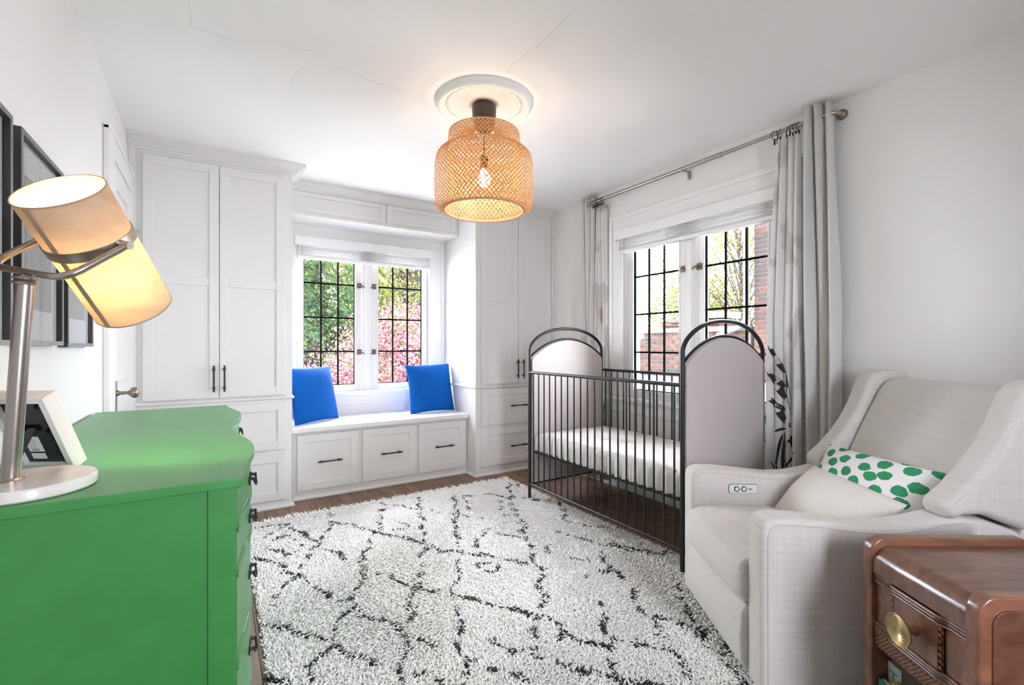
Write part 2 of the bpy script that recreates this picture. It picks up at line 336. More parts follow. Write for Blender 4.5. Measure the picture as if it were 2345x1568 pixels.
# ------------------------------------------------------------------ windows with leaded casements and blinds
def window(name, fn, c):
    base = empty(name, fn(c, 0, OZ0)); struct(base)
    def B(nm, m, par, u0, u1, o0, o1, z0, z1, bevel=0):
        p, q = fn(c+u0, o0, z0), fn(c+u1, o1, z1)
        return MB().box(min(p[0],q[0]), max(p[0],q[0]), min(p[1],q[1]), max(p[1],q[1]), z0, z1).build(nm, m, par, bevel=bevel)
    # jamb lining
    b = MB()
    for u0, u1, z0, z1 in ((-OW,-OW+.012,OZ0,OZ1),(OW-.012,OW,OZ0,OZ1),(-OW,OW,OZ1-.012,OZ1),(-OW,OW,OZ0-.0,OZ0+.008)):
        p, q = fn(c+u0, 0.004, z0), fn(c+u1, -.17, z1); b.box(min(p[0],q[0]),max(p[0],q[0]),min(p[1],q[1]),max(p[1],q[1]),z0,z1)
    b.build('jamb', 'trim', base)
    # casing with back band
    for s in (-1, 1):
        a, d = sorted((s*(OW-.005), s*.775)); B('casing', 'trim', base, a, d, 0, .02, .775, 2.285, .004)
        a, d = sorted((s*.745, s*.785)); B('casing_band', 'trim', base, a, d, 0, .032, .775, 2.295, .006)
        a, d = sorted((s*(OW-.008), s*(OW+.012))); B('casing_bead', 'trim', base, a, d, 0, .026, .775, 2.155, .005)
    B('casing_head', 'trim', base, -.745, .745, 0, .0215, OZ1-.002, 2.262, .003)
    B('casing_head_band', 'trim', base, -.785, .785, 0, .034, 2.258, 2.297, .006)
    B('casing_head_bead', 'trim', base, -.64, .64, 0, .027, OZ1, OZ1+.018, .005)
    B('stool', 'trim', base, -.79, .79, -.03, .06, .742, .775, .01); B('stool_bead', 'trim', base, -.775, .775, 0, .034, .722, .743, .006)
    B('apron', 'trim', base, -.775, .775, 0, .018, .655, .724, .003); B('apron_bead', 'trim', base, -.775, .775, 0, .024, .642, .657, .005)
    B('mullion', 'trim', base, -.045, .045, -.1, -.012, OZ0, OZ1, .004); B('mullion_bead', 'trim', base, -.022, .022, -.02, .0, OZ0, OZ1, .006)
    B('mullion_fillet', 'trim', base, -.034, .034, -.03, -.006, OZ0, OZ1, .003)
    for s in (-1, 1):
        g0, g1, z0, z1 = .11, .556, .835, 2.075     # glass, measured from the centre
        sash = MB()
        for u0, u1, a, d in ((.05,g0,.772,2.14),(g1,.616,.772,2.14),(g0,g1,.772,z0),(g0,g1,z1,2.14)):
            lo, hi = sorted((s*u0, s*u1)); p, q = fn(c+lo, -.03, a), fn(c+hi, -.07, d); sash.box(min(p[0],q[0]),max(p[0],q[0]),min(p[1],q[1]),max(p[1],q[1]),a,d)
        so = sash.build('sash', 'trim', base, bevel=.003)
        bd = MB()
        for u0, u1, a, d in ((g0-.012,g0,z0-.012,z1+.012),(g1,g1+.012,z0-.012,z1+.012),(g0,g1,z0-.012,z0),(g0,g1,z1,z1+.012)):
            lo, hi = sorted((s*u0, s*u1)); p, q = fn(c+lo, -.024, a), fn(c+hi, -.06, d); bd.box(min(p[0],q[0]),max(p[0],q[0]),min(p[1],q[1]),max(p[1],q[1]),a,d)
        bd.build('glazing_bead', 'trim', so, bevel=.003)
        cw, ch = (g1-g0)/3, (z1-z0)/4
        for i in range(3):
            for j in range(4):
                u0, u1 = sorted((s*(g0+i*cw), s*(g0+(i+1)*cw))); tl = random.uniform(-.0012, .0012)
                p = [fn(c+u0,-.048+tl,z0+j*ch), fn(c+u1,-.048-tl,z0+j*ch), fn(c+u1,-.048-tl,z0+(j+1)*ch), fn(c+u0,-.048+tl,z0+(j+1)*ch)]
                MB().add(p, [(0,1,2,3)]).build('pane', 'glass', so, recalc=False)
        for i in range(4):
            u = s*(g0+i*cw); B('came', 'lead', so, u-.0068, u+.0068, -.042, -.054, z0, z1)
        for j in range(5):
            z = z0+j*ch; lo, hi = sorted((s*g0, s*g1)); B('came', 'lead', so, lo, hi, -.041, -.055, z-.0068, z+.0068)
        for z in (1.14, 1.766):
            lt = B('latch', 'bronze', base, s*.068-.02, s*.068+.02, -.03, -.022, z-.024, z+.024, .002)
            p = [fn(c+s*.068, -.022, z), fn(c+s*.066, .004, z), fn(c+s*.05, .01, z-.006), fn(c+s*.03, .006, z-.018)]
            MB().tube(p, [.007,.007,.0055,.005], 8).build('latch_lever', 'bronze', lt, smooth=50)
    return base
w3 = empty('added_fill_window', (.85, YF, OZ0)); struct(w3)  # unseen window added behind the camera to brighten the near faces
b = MB()
for u0, u1, z0, z1 in ((.55,.60,OZ0,OZ1),(1.10,1.15,OZ0,OZ1),(.60,1.10,OZ0,OZ0+.05),(.60,1.10,OZ1-.05,OZ1)): b.box(u0, u1, YF-.1, YF-.04, z0, z1)
b.build('sash', 'trim', w3, bevel=.003)
for u0, u1 in ((.60,1.10),): MB().add([(u0,YF-.07,OZ0+.06),(u1,YF-.07,OZ0+.06),(u1,YF-.07,OZ1-.06),(u0,YF-.07,OZ1-.06)], [(0,1,2,3)]).build('pane', 'glass', w3, recalc=False)
w1 = window('window_1', fb, WC); w2 = window('window_2', fr, RC)
def blind(fn, c, half, vhalf, label, wand_u):
    base = thing('venetian_blind', fn(c, 0, OZ1), label, 'blind')
    def bxx(nm, m, u0, u1, o0, o1, z0, z1, bevel=0, par=base):
        p, q = fn(c+u0, o0, z0), fn(c+u1, o1, z1)
        return MB().box(min(p[0],q[0]), max(p[0],q[0]), min(p[1],q[1]), max(p[1],q[1]), z0, z1).build(nm, m, par, bevel=bevel)
    bxx('head_rail', 'slat', -half, half, .004, .045, 2.095, 2.142)
    bxx('valance', 'trim', -vhalf, vhalf, .052, .064, 2.078, 2.156, .002)
    for s in (-1, 1): bxx('valance_return', 'trim', *sorted((s*vhalf, s*(vhalf-.01))), .028, .053, 2.078, 2.156)
    first = None; n = 8
    for i in range(n):
        z = 1.9935+i*.0105
        dz = random.uniform(-.001, .001)
        o = bxx('slat', 'slat', -half+random.uniform(0,.004), half-random.uniform(0,.004), .008, .054+random.uniform(-.002,.002), z+dz, z+dz+.0042)
    bxx('bottom_rail', 'trim', -half, half, .005, .057, 1.963, 1.99, .003)
    for k, u in enumerate((-.47, -.16, .16, .47)):
        pts = []
        for i in range(40):
            t = i/39; pts.append(fn(c+u*half/.62+.018*math.sin(i*1.9+k)+.008*math.sin(i*.7), .057+.007*abs(math.sin(i*1.3+k)), 1.985+.09*t+.004*math.sin(i*2.3)))
        MB().tube(pts, .0013, 5).build('lift_cord', 'cord', base, smooth=60)
    p = [fn(c+wand_u, .06, 2.09), fn(c+wand_u, .062, 1.7), fn(c+wand_u+.004, .06, 1.3)]
    MB().tube(p, .0035, 6).build('tilt_wand', 'cord', base, smooth=60)
    MB().tube([fn(c+wand_u+.03, .062, 2.09), fn(c+wand_u+.028, .063, 1.6), fn(c+wand_u+.02, .06, .93), fn(c+wand_u+.02, .06, .90)], [.0012,.0012,.0012,.005], 6).build('pull_cord', 'cord', base)
    return base
blind(fb, WC, .617, .638, 'white slatted blind drawn up above the window seat', -.60)
blind(fr, RC, .65, .69, 'white slatted blind drawn up above the window behind the crib', .60)

# ------------------------------------------------------------------ closet door in the left wall
dr = empty('door_1', (XL, 3.5, 0)); struct(dr)
d0, d1, dz = 3.185, 3.775, 2.17
sl = MB()
def dbox(b, y0, y1, x0, x1, z0, z1): b.box(XL+x0, XL+x1, y0, y1, z0, z1)
for y0, y1, z0, z1 in ((d0,d0+.10,.01,dz),(d1-.10,d1,.01,dz),(d0+.1,d1-.1,.01,.22),(d0+.1,d1-.1,.86,1.0),(d0+.1,d1-.1,dz-.12,dz)): dbox(sl, y0, y1, 0, .02, z0, z1)
slab = sl.build('slab', 'trim', dr, bevel=.003)
for z0, z1 in ((.22,.86),(1.0,dz-.12)):
    b = MB(); dbox(b, d0+.1, d1-.1, 0, .006, z0, z1); pn = b.build('panel', 'trim', dr)
    b = MB(); dbox(b, d0+.145, d1-.145, .004, .016, z0+.045, z1-.045); b.build('raised_field', 'trim', pn, bevel=.008)
for y0, y1 in ((3.03, d0-.003), (d1+.003, 3.835)):
    b = MB(); dbox(b, y0, y1, 0, .028, 0, 2.30); b.build('casing', 'trim', dr, bevel=.006)
b = MB(); dbox(b, d0-.01, d1+.01, 0, .027, dz+.003, 2.30); b.build('casing_head', 'trim', dr, bevel=.006)
b = MB(); dbox(b, 3.03, 3.835, 0, .034, 2.275, 2.303); b.build('casing_cap', 'trim', dr, bevel=.006)
b = MB(); dbox(b, 3.222, 3.262, .02, .025, .84, 1.01); pl = b.build('lock_plate', 'pewter', dr, bevel=.002)
mx = Matrix.Rotation(R(90), 3, 'Y')
MB().lathe([(0,.095),(.012,.094),(.026,.088),(.031,.075),(.027,.062),(.013,.053),(.009,.045),(.009,.015),(.016,.004),(.016,0)], 24, (XL+.025, 3.242, .945), mx).build('door_knob', 'pewter', dr, smooth=50)
MB().tube([(XL+.03,3.79,1.93),(XL+.05,3.80,1.935),(XL+.055,3.82,1.93)], .003, 6).build('hook', 'nickel', dr, smooth=60)
b = MB(); dbox(b, 3.775, 3.80, .028, .031, 1.90, 1.955); b.build('hook_plate', 'nickel', dr)

# ------------------------------------------------------------------ fitted cabinets
def pull(parent, c, axis, ln=.172, out=(0,-1,0)):
    """bar pull with two stepped posts; c = centre on the door face"""
    c = Vector(c); o = Vector(out); a = Vector((0,0,1)) if axis == 'z' else Vector((1,0,0))
    bar = c+o*.032
    h = MB().tube([bar-a*ln/2, bar+a*ln/2], .0058, 10)
    for s in (-1, 1):
        p = c+a*s*(ln/2-.022)
        h.tube([p, p+o*.034], .0062, 10)
        q = bar+a*s*(ln/2-.022); h.tube([q-a*.008, q+a*.008], .0088, 10); e = bar+a*s*ln/2; h.tube([e-a*s*.004, e+a*s*.004], .0072, 10)
    return h.build('handle', 'gun', parent, smooth=40)
def shaker(name, par, x0, x1, z0, z1, y, mids=(), st=.057, rl=.06, th=.02):
    f = MB(); zs = [z0]+[k for m in mids for k in m]+[z1]
    f.box(x0, x0+st, y-th, y, z0, z1).box(x1-st, x1, y-th, y, z0, z1)
    f.box(x0+st, x1-st, y-th, y, z0, z0+rl).box(x0+st, x1-st, y-th, y, z1-rl, z1)
    for a, b in mids: f.box(x0+st, x1-st, y-th, y, a, b)
    d = f.build(name, 'cab', par, bevel=.0015, seg=1)
    e = [z0+rl]+[k for m in mids for k in m]+[z1-rl]
    for a, b in zip(e[::2], e[1::2]): box('panel', 'cab', d, x0+st-.002, x1-st+.002, y-th+.009, y-.002, a-.002, b+.002)
    return d
crown = lambda zb, pr: [(0,zb),(pr*.15,zb),(pr*.2,zb+.012),(pr*.36,zb+.016),(pr*.42,zb+.026),(pr*.62,zb+.034),(pr*.86,CZ-.022),(pr*.88,CZ-.017),(pr,CZ-.015),(pr,CZ-.001),(0,CZ-.001)]
toe = [(0,.001),(.017,.001),(.017,.012),(.013,.018),(.004,.024),(0,.026)]
bead = [(0,.803),(.008,.804),(.013,.809),(.015,.815),(.013,.821),(.008,.826),(0,.827)]
YLC, YRC, YBN, YBR = 3.84, 3.77, 3.945, 4.14
MZ = ((1.608,1.665),)
LC = thing('wardrobe_cabinet', (.01, 4.15, 0), 'tall white fitted wardrobe beside the green dresser and left wall', 'wardrobe')
box('carcass', 'cab', LC, XL+.001, .492, YLC, YB-.001, 0.001, CZ-.002)
box('face_stile', 'cab', LC, XL+.001, -.425, YLC-.012, YLC, .001, 2.475, bevel=.002)
d = shaker('door', LC, -.391, .0275, .838, 2.445, YLC, MZ); pull(d, (-.002, YLC-.02, .972), 'z')
d = shaker('door', LC, .0315, .44, .838, 2.445, YLC, MZ); pull(d, (.06, YLC-.02, .972), 'z')
for z0, z1, zh in ((.439,.782,.62),(.066,.403,.24)):
    d = shaker('drawer', LC, -.391, .45, z0, z1, YLC); pull(d, (.03, YLC-.02, zh), 'x')
box('fascia', 'cab', LC, XL+.001, .492, YLC-.004, YLC, 2.452, 2.478)
MB().sweep([(XL+.001,YLC),(.492,YLC),(.492,YBR-.055)], crown(2.472, .085)).build('crown', 'cab', LC, smooth=30)
MB().sweep([(XL+.001,YLC),(.492,YLC),(.492,YBN)], toe).build('base_trim', 'cab', LC, smooth=30)
MB().sweep([(XL+.001,YLC),(.492,YLC),(.492,YB-.002)], bead).build('waist_bead', 'cab', LC, smooth=40)
X0 = 2.009
TC = thing('wardrobe_cabinet', (2.45, 4.1, 0), 'narrower white fitted wardrobe behind the crib head, in the far corner', 'wardrobe')
box('carcass', 'cab', TC, X0, XR-.001, YRC, YB-.001, .001, CZ-.002)
d = shaker('door', TC, 2.058, 2.459, .845, 2.448, YRC, MZ, .065); pull(d, (2.444, YRC-.02, .978), 'z')
d = shaker('door', TC, 2.463, 2.853, .845, 2.448, YRC, MZ, .06); pull(d, (2.508, YRC-.02, .978), 'z')
for z0, z1, zh in ((.463,.799,.632),(.087,.427,.252)):
    d = shaker('drawer', TC, 2.058, 2.853, z0, z1, YRC, st=.068); pull(d, (2.455, YRC-.02, zh), 'x', .18)
box('edge_stile', 'cab', TC, X0-.004, X0+.028, YRC-.006, YRC, .001, 2.48, bevel=.002)
box('edge_stile', 'cab', TC, 2.872, XR-.001, YRC-.008, YRC, .001, 2.48, bevel=.002)
MB().sweep([(X0,YBR-.055),(X0,YRC),(XR-.001,YRC)], crown(2.482, .08)).build('crown', 'cab', TC, smooth=30)
MB().sweep([(X0,YBN),(X0,YRC),(XR-.001,YRC)], toe).build('base_trim', 'cab', TC, smooth=30)
MB().sweep([(X0,YB-.035),(X0,YRC),(XR-.001,YRC)], bead).build('waist_bead', 'cab', TC, smooth=40)
BN = thing('window_seat_base', (1.25, 4.2, 0), 'white window seat base with three wide drawers and bar pulls', 'bench')
box('carcass', 'cab', BN, .508, X0-.003, YBN, YB-.001, .001, .525)
for x0, x1 in ((.539,1.003),(1.035,1.5),(1.527,1.985)):
    d = shaker('drawer', BN, x0, x1, .071, .503, YBN, st=.062); pull(d, ((x0+x1)/2+.005, YBN-.02, .288), 'x', .175)
MB().sweep([(.512,YBN),(X0-.018,YBN)], toe).build('base_trim', 'cab', BN, smooth=30)
st = tag(box('bench_top', 'trim', None, .494, X0-.002, 3.905, YB-.001, .526, .563, bevel=.004), 'smooth white slab forming the top of the window seat', 'bench top')
OB = thing('overhead_cabinet', (1.25, 4.3, 2.265), 'white overhead cabinet bridging the two wardrobes above the window', 'cabinet')
box('carcass', 'cab', OB, .494, X0-.003, YBR, YB-.001, 2.298, CZ-.002)
box('bottom_rail', 'cab', OB, .494, X0-.003, YBR-.004, YB-.001, 2.266, 2.2975, bevel=.003)
box('end_stile', 'cab', OB, 1.985, X0-.003, YBR-.006, YBR, 2.266, 2.47)
shaker('door', OB, .500, 1.292, 2.297, 2.455, YBR, st=.05, rl=.035, th=.016); shaker('door', OB, 1.303, 1.983, 2.297, 2.455, YBR, st=.05, rl=.035, th=.016)
MB().sweep([(.496,YBR),(X0-.003,YBR)], crown(2.462, .05)).build('crown', 'cab', OB, smooth=30)
# ------------------------------------------------------------------ crib
CX0, CX1, CY0, CY1 = 2.07, 2.825, 1.586, 2.994; cxm = (CX0+CX1)/2; ch = (CX1-CX0)/2
CB = thing('crib', (cxm, (CY0+CY1)/2, .014), 'black iron crib with arched padded ends in front of the window', 'crib')
outer = lambda u: 1.165+.172*(max(0, 1-abs(u)**2.2))**.60
inner = lambda u: 1.105+.15*(1-u*u)**.9
us = [math.sin(PI*(i/40-.5)) for i in range(41)]
for y in (CY0, CY1):
    p = [(CX0, y, .014), (CX0, y, .6)]+[(cxm+ch*u, y, outer(u)) for u in us]+[(CX1, y, .6), (CX1, y, .014)]
    MB().tube(p, .0122, 12).build('end_frame', 'black', CB, smooth=60)
    MB().tube([(cxm+(ch-.004)*u, y, inner(u)) for u in us], .0088, 10).build('arch_bar', 'black', CB, smooth=60)
    MB().tube([(CX0, y, .125), (CX1, y, .125)], .0085, 10).build('end_rail', 'black', CB, smooth=60)
    w = ch-.012
    pts = [(cxm-w, .135), (cxm+w, .135)]+[(cxm+w*u, inner(u)-.012) for u in us[::-1]]
    MB().prism(pts, lambda a, b, t, y=y: (a, y+t, b), -.021, .021).build('padded_panel', 'panelfab', CB, bevel=.013, seg=3, bang=50)
    for z in (.36, .62, .985):
        for x, s in ((CX0, -1), (CX1, 1)):
            MB().lathe([(0,.004),(.004,.0035),(.0065,.0),(.0065,-.004)], 10, (x, y+(-.0125 if y == CY0 else .0125), z), Matrix.Rotation(R(90 if y == CY0 else -90), 3, 'X')).build('bolt', 'black', CB, smooth=50)
for x in (CX0, CX1):
    MB().tube([(x, CY0, .992), (x, CY1, .992)], .0112, 12).build('top_rail', 'black', CB, smooth=60)
    MB().tube([(x, CY0, .125), (x, CY1, .125)], .0098, 12).build('bottom_rail', 'black', CB, smooth=60)
    sp = None; n = 20
    for i in range(n):
        y = CY0+(CY1-CY0)*(i+.75)/(n+.5)
        if sp is None: sp = MB().tube([(0,0,.125),(0,0,.992)], .0056, 8).build('spindle', 'black', CB, smooth=60, local=True); o = sp
        else: o = bpy.data.objects.new('spindle', sp.data); COL.objects.link(o); o.parent = CB
        o.location = (x-cxm, y-(CY0+CY1)/2, -.014)
b = MB()
for x in (CX0+.03, CX1-.03): b.box(x-.012, x+.012, CY0+.02, CY1-.02, .372, .386)
for y in (CY0+.03, CY1-.03): b.box(CX0+.02, CX1-.02, y-.012, y+.012, .372, .386)
for i in range(9): y = CY0+.15+i*.14; b.box(CX0+.03, CX1-.03, y-.01, y+.01, .376, .383)
b.build('mattress_base', 'black', CB)
# mattress with a gathered fitted sheet
mx0, mx1, my0, my1, mz0, mz1 = CX0+.028, CX1-.026, CY0+.034, CY1-.034, .388, .53
def mat_pt(u, v):
    # u runs round the outline, v from the bottom edge over the side to the middle of the top
    P = 2*(mx1-mx0)+2*(my1-my0); d = u*P; wx, wy = mx1-mx0, my1-my0
    if d < wx: x, y, nx, ny = mx0+d, my0, 0, -1
    elif d < wx+wy: x, y, nx, ny = mx1, my0+d-wx, 1, 0
    elif d < 2*wx+wy: x, y, nx, ny = mx1-(d-wx-wy), my1, 0, 1
    else: x, y, nx, ny = mx0, my1-(d-2*wx-wy), -1, 0
    cx_, cy_ = (mx0+mx1)/2, (my0+my1)/2
    ph = d/.062*2*PI
    if v < .45:
        t = v/.45; g = .017*math.sin(ph+.8*math.sin(d*9))*(1-t)**.6*(1 if t < .9 else .5); ins = .006-.02*math.sin(t*PI*.55)*.2+.03*(t**6)
        k = -ins+g; z = mz0+(mz1-mz0)*(t-.06*t**8)
        fx, fy = x+nx*k, y+ny*k
    else:
        t = (v-.45)/.55; z = mz1-.008+.012*min(1, t*4)+.004*math.sin(x*23+y*17)*math.sin(y*13-x*7)
        q = .04*(1-0)+t*.96; fx, fy = x+(cx_-x)*q, y+(cy_-y)*q
    # round the corners
    return (fx, fy, z)
MT = tag(MB().grid(mat_pt, 340, 16, wrap_u=True).build('crib_mattress', 'sheet', smooth=70), 'white crib mattress in a gathered fitted sheet, lying inside the crib', 'mattress')
# closed underside
# ------------------------------------------------------------------ curtain rod and curtains
ROD = (2.822, 2.462)
RD = thing('curtain_rod', (XR, 2.15, 2.44), 'long brushed steel curtain rod close under the ceiling', 'curtain rod')
MB().tube([(ROD[0], 3.16, ROD[1]), (ROD[0], 1.86, ROD[1])], .0145, 14).build('rod_tube', 'nickel', RD, smooth=60)
MB().tube([(ROD[0], 1.87, ROD[1]), (ROD[0], 1.23, ROD[1]), (ROD[0]+.008, 1.205, ROD[1]), (ROD[0]+.03, 1.19, ROD[1]), (XR-.004, 1.185, ROD[1])], .012, 14).build('inner_tube', 'nickel', RD, smooth=60)
MB().tube([(ROD[0], 1.858, ROD[1]), (ROD[0], 1.866, ROD[1])], .016, 14).build('collar', 'nickel', RD, smooth=60)
MB().lathe([(0,.03),(.018,.028),(.026,.018),(.028,.004),(.028,0)], 20, (XR-.001, 1.185, ROD[1]), Matrix.Rotation(R(-90), 3, 'Y')).build('wall_flange', 'pewter', RD, smooth=50)
br = MB().box(XR-.014, XR, 2.15, 2.168, 2.40, 2.465).build('bracket', 'nickel', RD, bevel=.004)
MB().tube([(XR-.01, 2.159, 2.455), (2.84, 2.159, 2.452), (ROD[0], 2.159, 2.445)], .007, 8).build('bracket_arm', 'nickel', br, smooth=60)
MB().tube([(ROD[0]+.016*math.cos(a), 2.159, ROD[1]+.016*math.sin(a)) for a in [PI*1.05+PI*1.1*i/10 for i in range(11)]], .0035, 8).build('bracket_cup', 'nickel', br, smooth=60)
def curtain(name, label, y0, y1, z0, z1, x0, amp, folds, m, top_squeeze=.8, sharp=.75, flare=0, seed=1, solid=.003, yc=None):
    rr = random.Random(seed); ph = [rr.uniform(-.25, .25) for _ in range(6)]
    ycn = (y0+y1)/2 if yc is None else yc
    def S(u, z, off=0):
        t = (z-z0)/(z1-z0)
        k = top_squeeze+(1-top_squeeze)*min(1, (1-t)*2.2)+flare*(1-t)
        uu = u+.02*math.sin(2*PI*u*2+ph[0]+3*t)*math.sin(PI*u)
        y = ycn+((y0+(y1-y0)*uu)-ycn)*k
        a = amp*(.75+.35*math.sin(3.1*t+ph[1]+6*uu)) 
        x = x0+amp*.5-a*abs(math.sin(PI*folds*uu+.12*math.sin(5*t+ph[2])))**sharp
        return (x-off, y+off*0, z)
    b = MB().grid(lambda u, v: S(u, z0+(z1-z0)*v), int(26*folds), 30)
    o = b.build(name, m, smooth=180, solid=solid, recalc=False)
    tag(o, label, 'curtain'); return o, S
gl, _ = curtain('blackout_curtain', 'plain grey blackout curtain bunched beside the corner wardrobe', 3.11, 3.235, .03, 2.525, 2.835, .055, 2.5, 'curtain', .95, seed=3)
gr, _ = curtain('blackout_curtain', 'plain grey blackout curtain falling behind the armchair', 1.168, 1.335, .03, 2.528, 2.80, .095, 3, 'curtain', .72, .85, .12, seed=5, yc=1.30)
def floral_material():
    m = bpy.data.materials.new('floral_voile'); m.use_nodes = True; nt = m.node_tree; N = nt.nodes; L = nt.links
    out = N['Material Output']; N.remove(N['Principled BSDF'])
    tc = N.new('ShaderNodeTexCoord'); mp = N.new('ShaderNodeMapping'); mp.inputs['Scale'].default_value = (1, 4, 2.2); L.new(tc.outputs['Object'], mp.inputs[0])
    n = N.new('ShaderNodeTexNoise'); n.inputs['Scale'].default_value = 2.6; n.inputs['Detail'].default_value = 1; L.new(mp.outputs[0], n.inputs['Vector'])
    r = N.new('ShaderNodeValToRGB'); r.color_ramp.elements[0].position = .56; r.color_ramp.elements[1].position = .60
    r.color_ramp.elements[0].color = (.87,.86,.85,1); r.color_ramp.elements[1].color = (.72,.71,.69,1); L.new(n.outputs[0], r.inputs[0])
    d = N.new('ShaderNodeBsdfDiffuse'); t = N.new('ShaderNodeBsdfTranslucent'); x = N.new('ShaderNodeMixShader'); x.inputs[0].default_value = .35
    L.new(r.outputs[0], d.inputs[0]); L.new(r.outputs[0], t.inputs[0]); L.new(d.outputs[0], x.inputs[1]); L.new(t.outputs[0], x.inputs[2]); L.new(x.outputs[0], out.inputs[0])
    return m
M['floral'] = floral_material()
fl1, S1 = curtain('floral_curtain', 'white floral print curtain hanging on rings next to the crib headboard', 2.956, 3.105, .04, 2.418, 2.862, .028, 3.5, 'floral', .8, seed=8, solid=.002)
fr1, S2 = curtain('floral_curtain', 'white floral print curtain with black leaves beside the grey one', 1.352, 1.535, .04, 2.405, 2.797, .045, 3.5, 'floral', .62, seed=11, solid=.002, yc=1.37)
def leaf(parent, S, u, z, du, dz, w, m='ink', bend=.2, n=9):
    L_, Rr = [], []
    for i in range(n):
        t = i/(n-1); hw = w*math.sin(PI*min(1, t*.97+.03))**.8*(1-.35*t)
        px, pz = -dz, du; ln = math.hypot(du*.18, dz) or 1
        cu = u+du*t+bend*du*math.sin(PI*t)*.5; cz = z+dz*t-bend*abs(dz)*t*t*.5
        L_.append(S(min(1, max(0, cu-hw/.18*(dz/ln))), cz+hw*(du*.18/ln), .0035)); Rr.append(S(min(1, max(0, cu+hw/.18*(dz/ln))), cz-hw*(du*.18/ln), .0035))
    b = MB().add(L_+Rr, [(i, i+1, n+i+1, n+i) for i in range(n-1)]); return b.build('leaf_print', m, parent, recalc=False)
for a in [(.40,1.02,.55,.20,.019),(.38,.95,.60,.10,.022),(.34,.87,.58,.18,.026),(.40,.82,.55,.06,.018),(.32,.73,.58,.18,.028),(.30,.80,.12,.28,.008),(.40,.72,.45,-.03,.009),(.30,.68,.16,-.24,.018),(.46,.70,.10,-.26,.015),(.56,.68,.22,-.20,.011),
          (.12,.60,.30,-.10,.006),(.15,.42,.35,.16,.005),(.22,.36,.50,.14,.005),(.30,.30,.45,.2,.006),(.55,.40,.3,.16,.005),(.62,.34,.3,.2,.005),(.1,.38,.3,-.1,.005),(.35,.30,.5,.08,.005),(.25,.2,.4,.2,.006),(.6,.2,.3,.25,.006),(.40,.2,.03,.5,.003),(.43,.1,.05,.55,.003),(.5,.15,.12,.4,.003)]: leaf(fr1, S2, *a)
for a in [(.3,.45,.15,.35,.004),(.5,.35,.2,.4,.004),(.42,.5,-.12,.28,.004),(.6,.4,.12,.3,.004),(.7,.3,.15,.36,.004),(.2,.3,.1,.3,.004),(.8,.25,-.1,.3,.004),(.55,.2,.1,.3,.004)]: leaf(fl1, S1, *a)
leaf(fl1, S1, .50, 1.36, .04, .26, .02, 'tan'); leaf(fl1, S1, .50, 1.31, .03, .13, .008, 'ink')
def rings(parent, ys, topz):
    for k, y in enumerate(ys):
        a0 = random.uniform(-.5, .5); c = (ROD[0], y, ROD[1]-.008); nrm = Vector((math.sin(a0), math.cos(a0), random.uniform(-.2,.2))).normalized()
        e1 = nrm.orthogonal().normalized(); e2 = nrm.cross(e1)
        MB().tube([Vector(c)+(e1*math.cos(2*PI*i/20)+e2*math.sin(2*PI*i/20))*.0235 for i in range(20)], .0019, 6, closed=True).build('ring', 'black', parent, smooth=60)
        MB().box(c[0]-.004, c[0]+.004, y-.004, y+.004, topz-.008, ROD[1]-.030).build('clip', 'black', parent, bevel=.001)
rings(fl1, [2.965+i*.019 for i in range(8)], 2.418); rings(fr1, [1.372+i*.017+(.02 if i > 4 else 0) for i in range(8)], 2.405)

# ------------------------------------------------------------------ glider armchair
T = R(33.5); Wd = Vector((-math.sin(T), -math.cos(T), 0)); Dd = Vector((-math.cos(T), math.sin(T), 0)); P1 = Vector((1.947, 1.483, 0))
AC = thing('glider_armchair', P1+Wd*.37-Dd*.45+Vector((0,0,.02)), 'oatmeal linen wingback glider armchair in the right corner', 'armchair', -T)
A = lambda a, s, z: (s-.45, .37-a, z-.02)
arm_prof = [(.0,.025),(.0,.57),(.004,.598),(.018,.616),(.05,.6235),(.12,.622),(.2,.615),(.3,.603),(.38,.597),(.46,.600),(.53,.612),(.6,.628),(.66,.632),(.74,.62),(.84,.585),(.9,.545),(.9,.025)]
for a0, a1 in ((0, .105), (.638, .742)):
    o = MB().prism(arm_prof, lambda s, z, t: A(t, s, z), a0, a1).build('arm', 'linen', AC, bevel=.019, seg=4, bang=55, local=True)
    for s in (1,):
        pth = [A((a0 if a0 == 0 else a1)+(.001 if a0 else -.001)*0, u, v) for u, v in [(.021,.04)]]
M['welt'] = mat('linen_welt', (.64,.61,.57), .9)
# welt seam along the outer front edge of the near arm
seam = [(.02,.03),(.02,.56),(.026,.585),(.04,.6),(.06,.604),(.12,.603),(.2,.596),(.3,.584),(.38,.578),(.46,.581),(.53,.593),(.6,.609),(.66,.613)]
MB().tube([A(.7425, u, v) for u, v in seam], .0022, 6).build('welt', 'welt', AC, smooth=60, local=True)
MB().tube([A(.1055, u, v) for u, v in seam if v > .3], .0018, 6).build('welt', 'welt', AC, smooth=60, local=True)
def soft_box(fn, nu, nv): pass
def cushion_block(par, name, a0, a1, prof, m, bev, crown_fn=None):
    n = 13; b = MB(); k = len(prof)
    vs = []
    for i in range(n):
        t = i/(n-1); a = a0+(a1-a0)*t; c = (1-(2*t-1)**4)
        for s, z, nx, nz, w in prof: vs.append(A(a, s+nx*w*c, z+nz*w*c))
    fs = [(i*k+j, i*k+(j+1) % k, (i+1)*k+(j+1) % k, (i+1)*k+j) for i in range(n-1) for j in range(k)]
    fs += [tuple(range(k))[::-1], tuple((n-1)*k+j for j in range(k))]
    b.add(vs, fs); return b.build(name, m, par, bevel=bev, seg=3, bang=55, local=True)
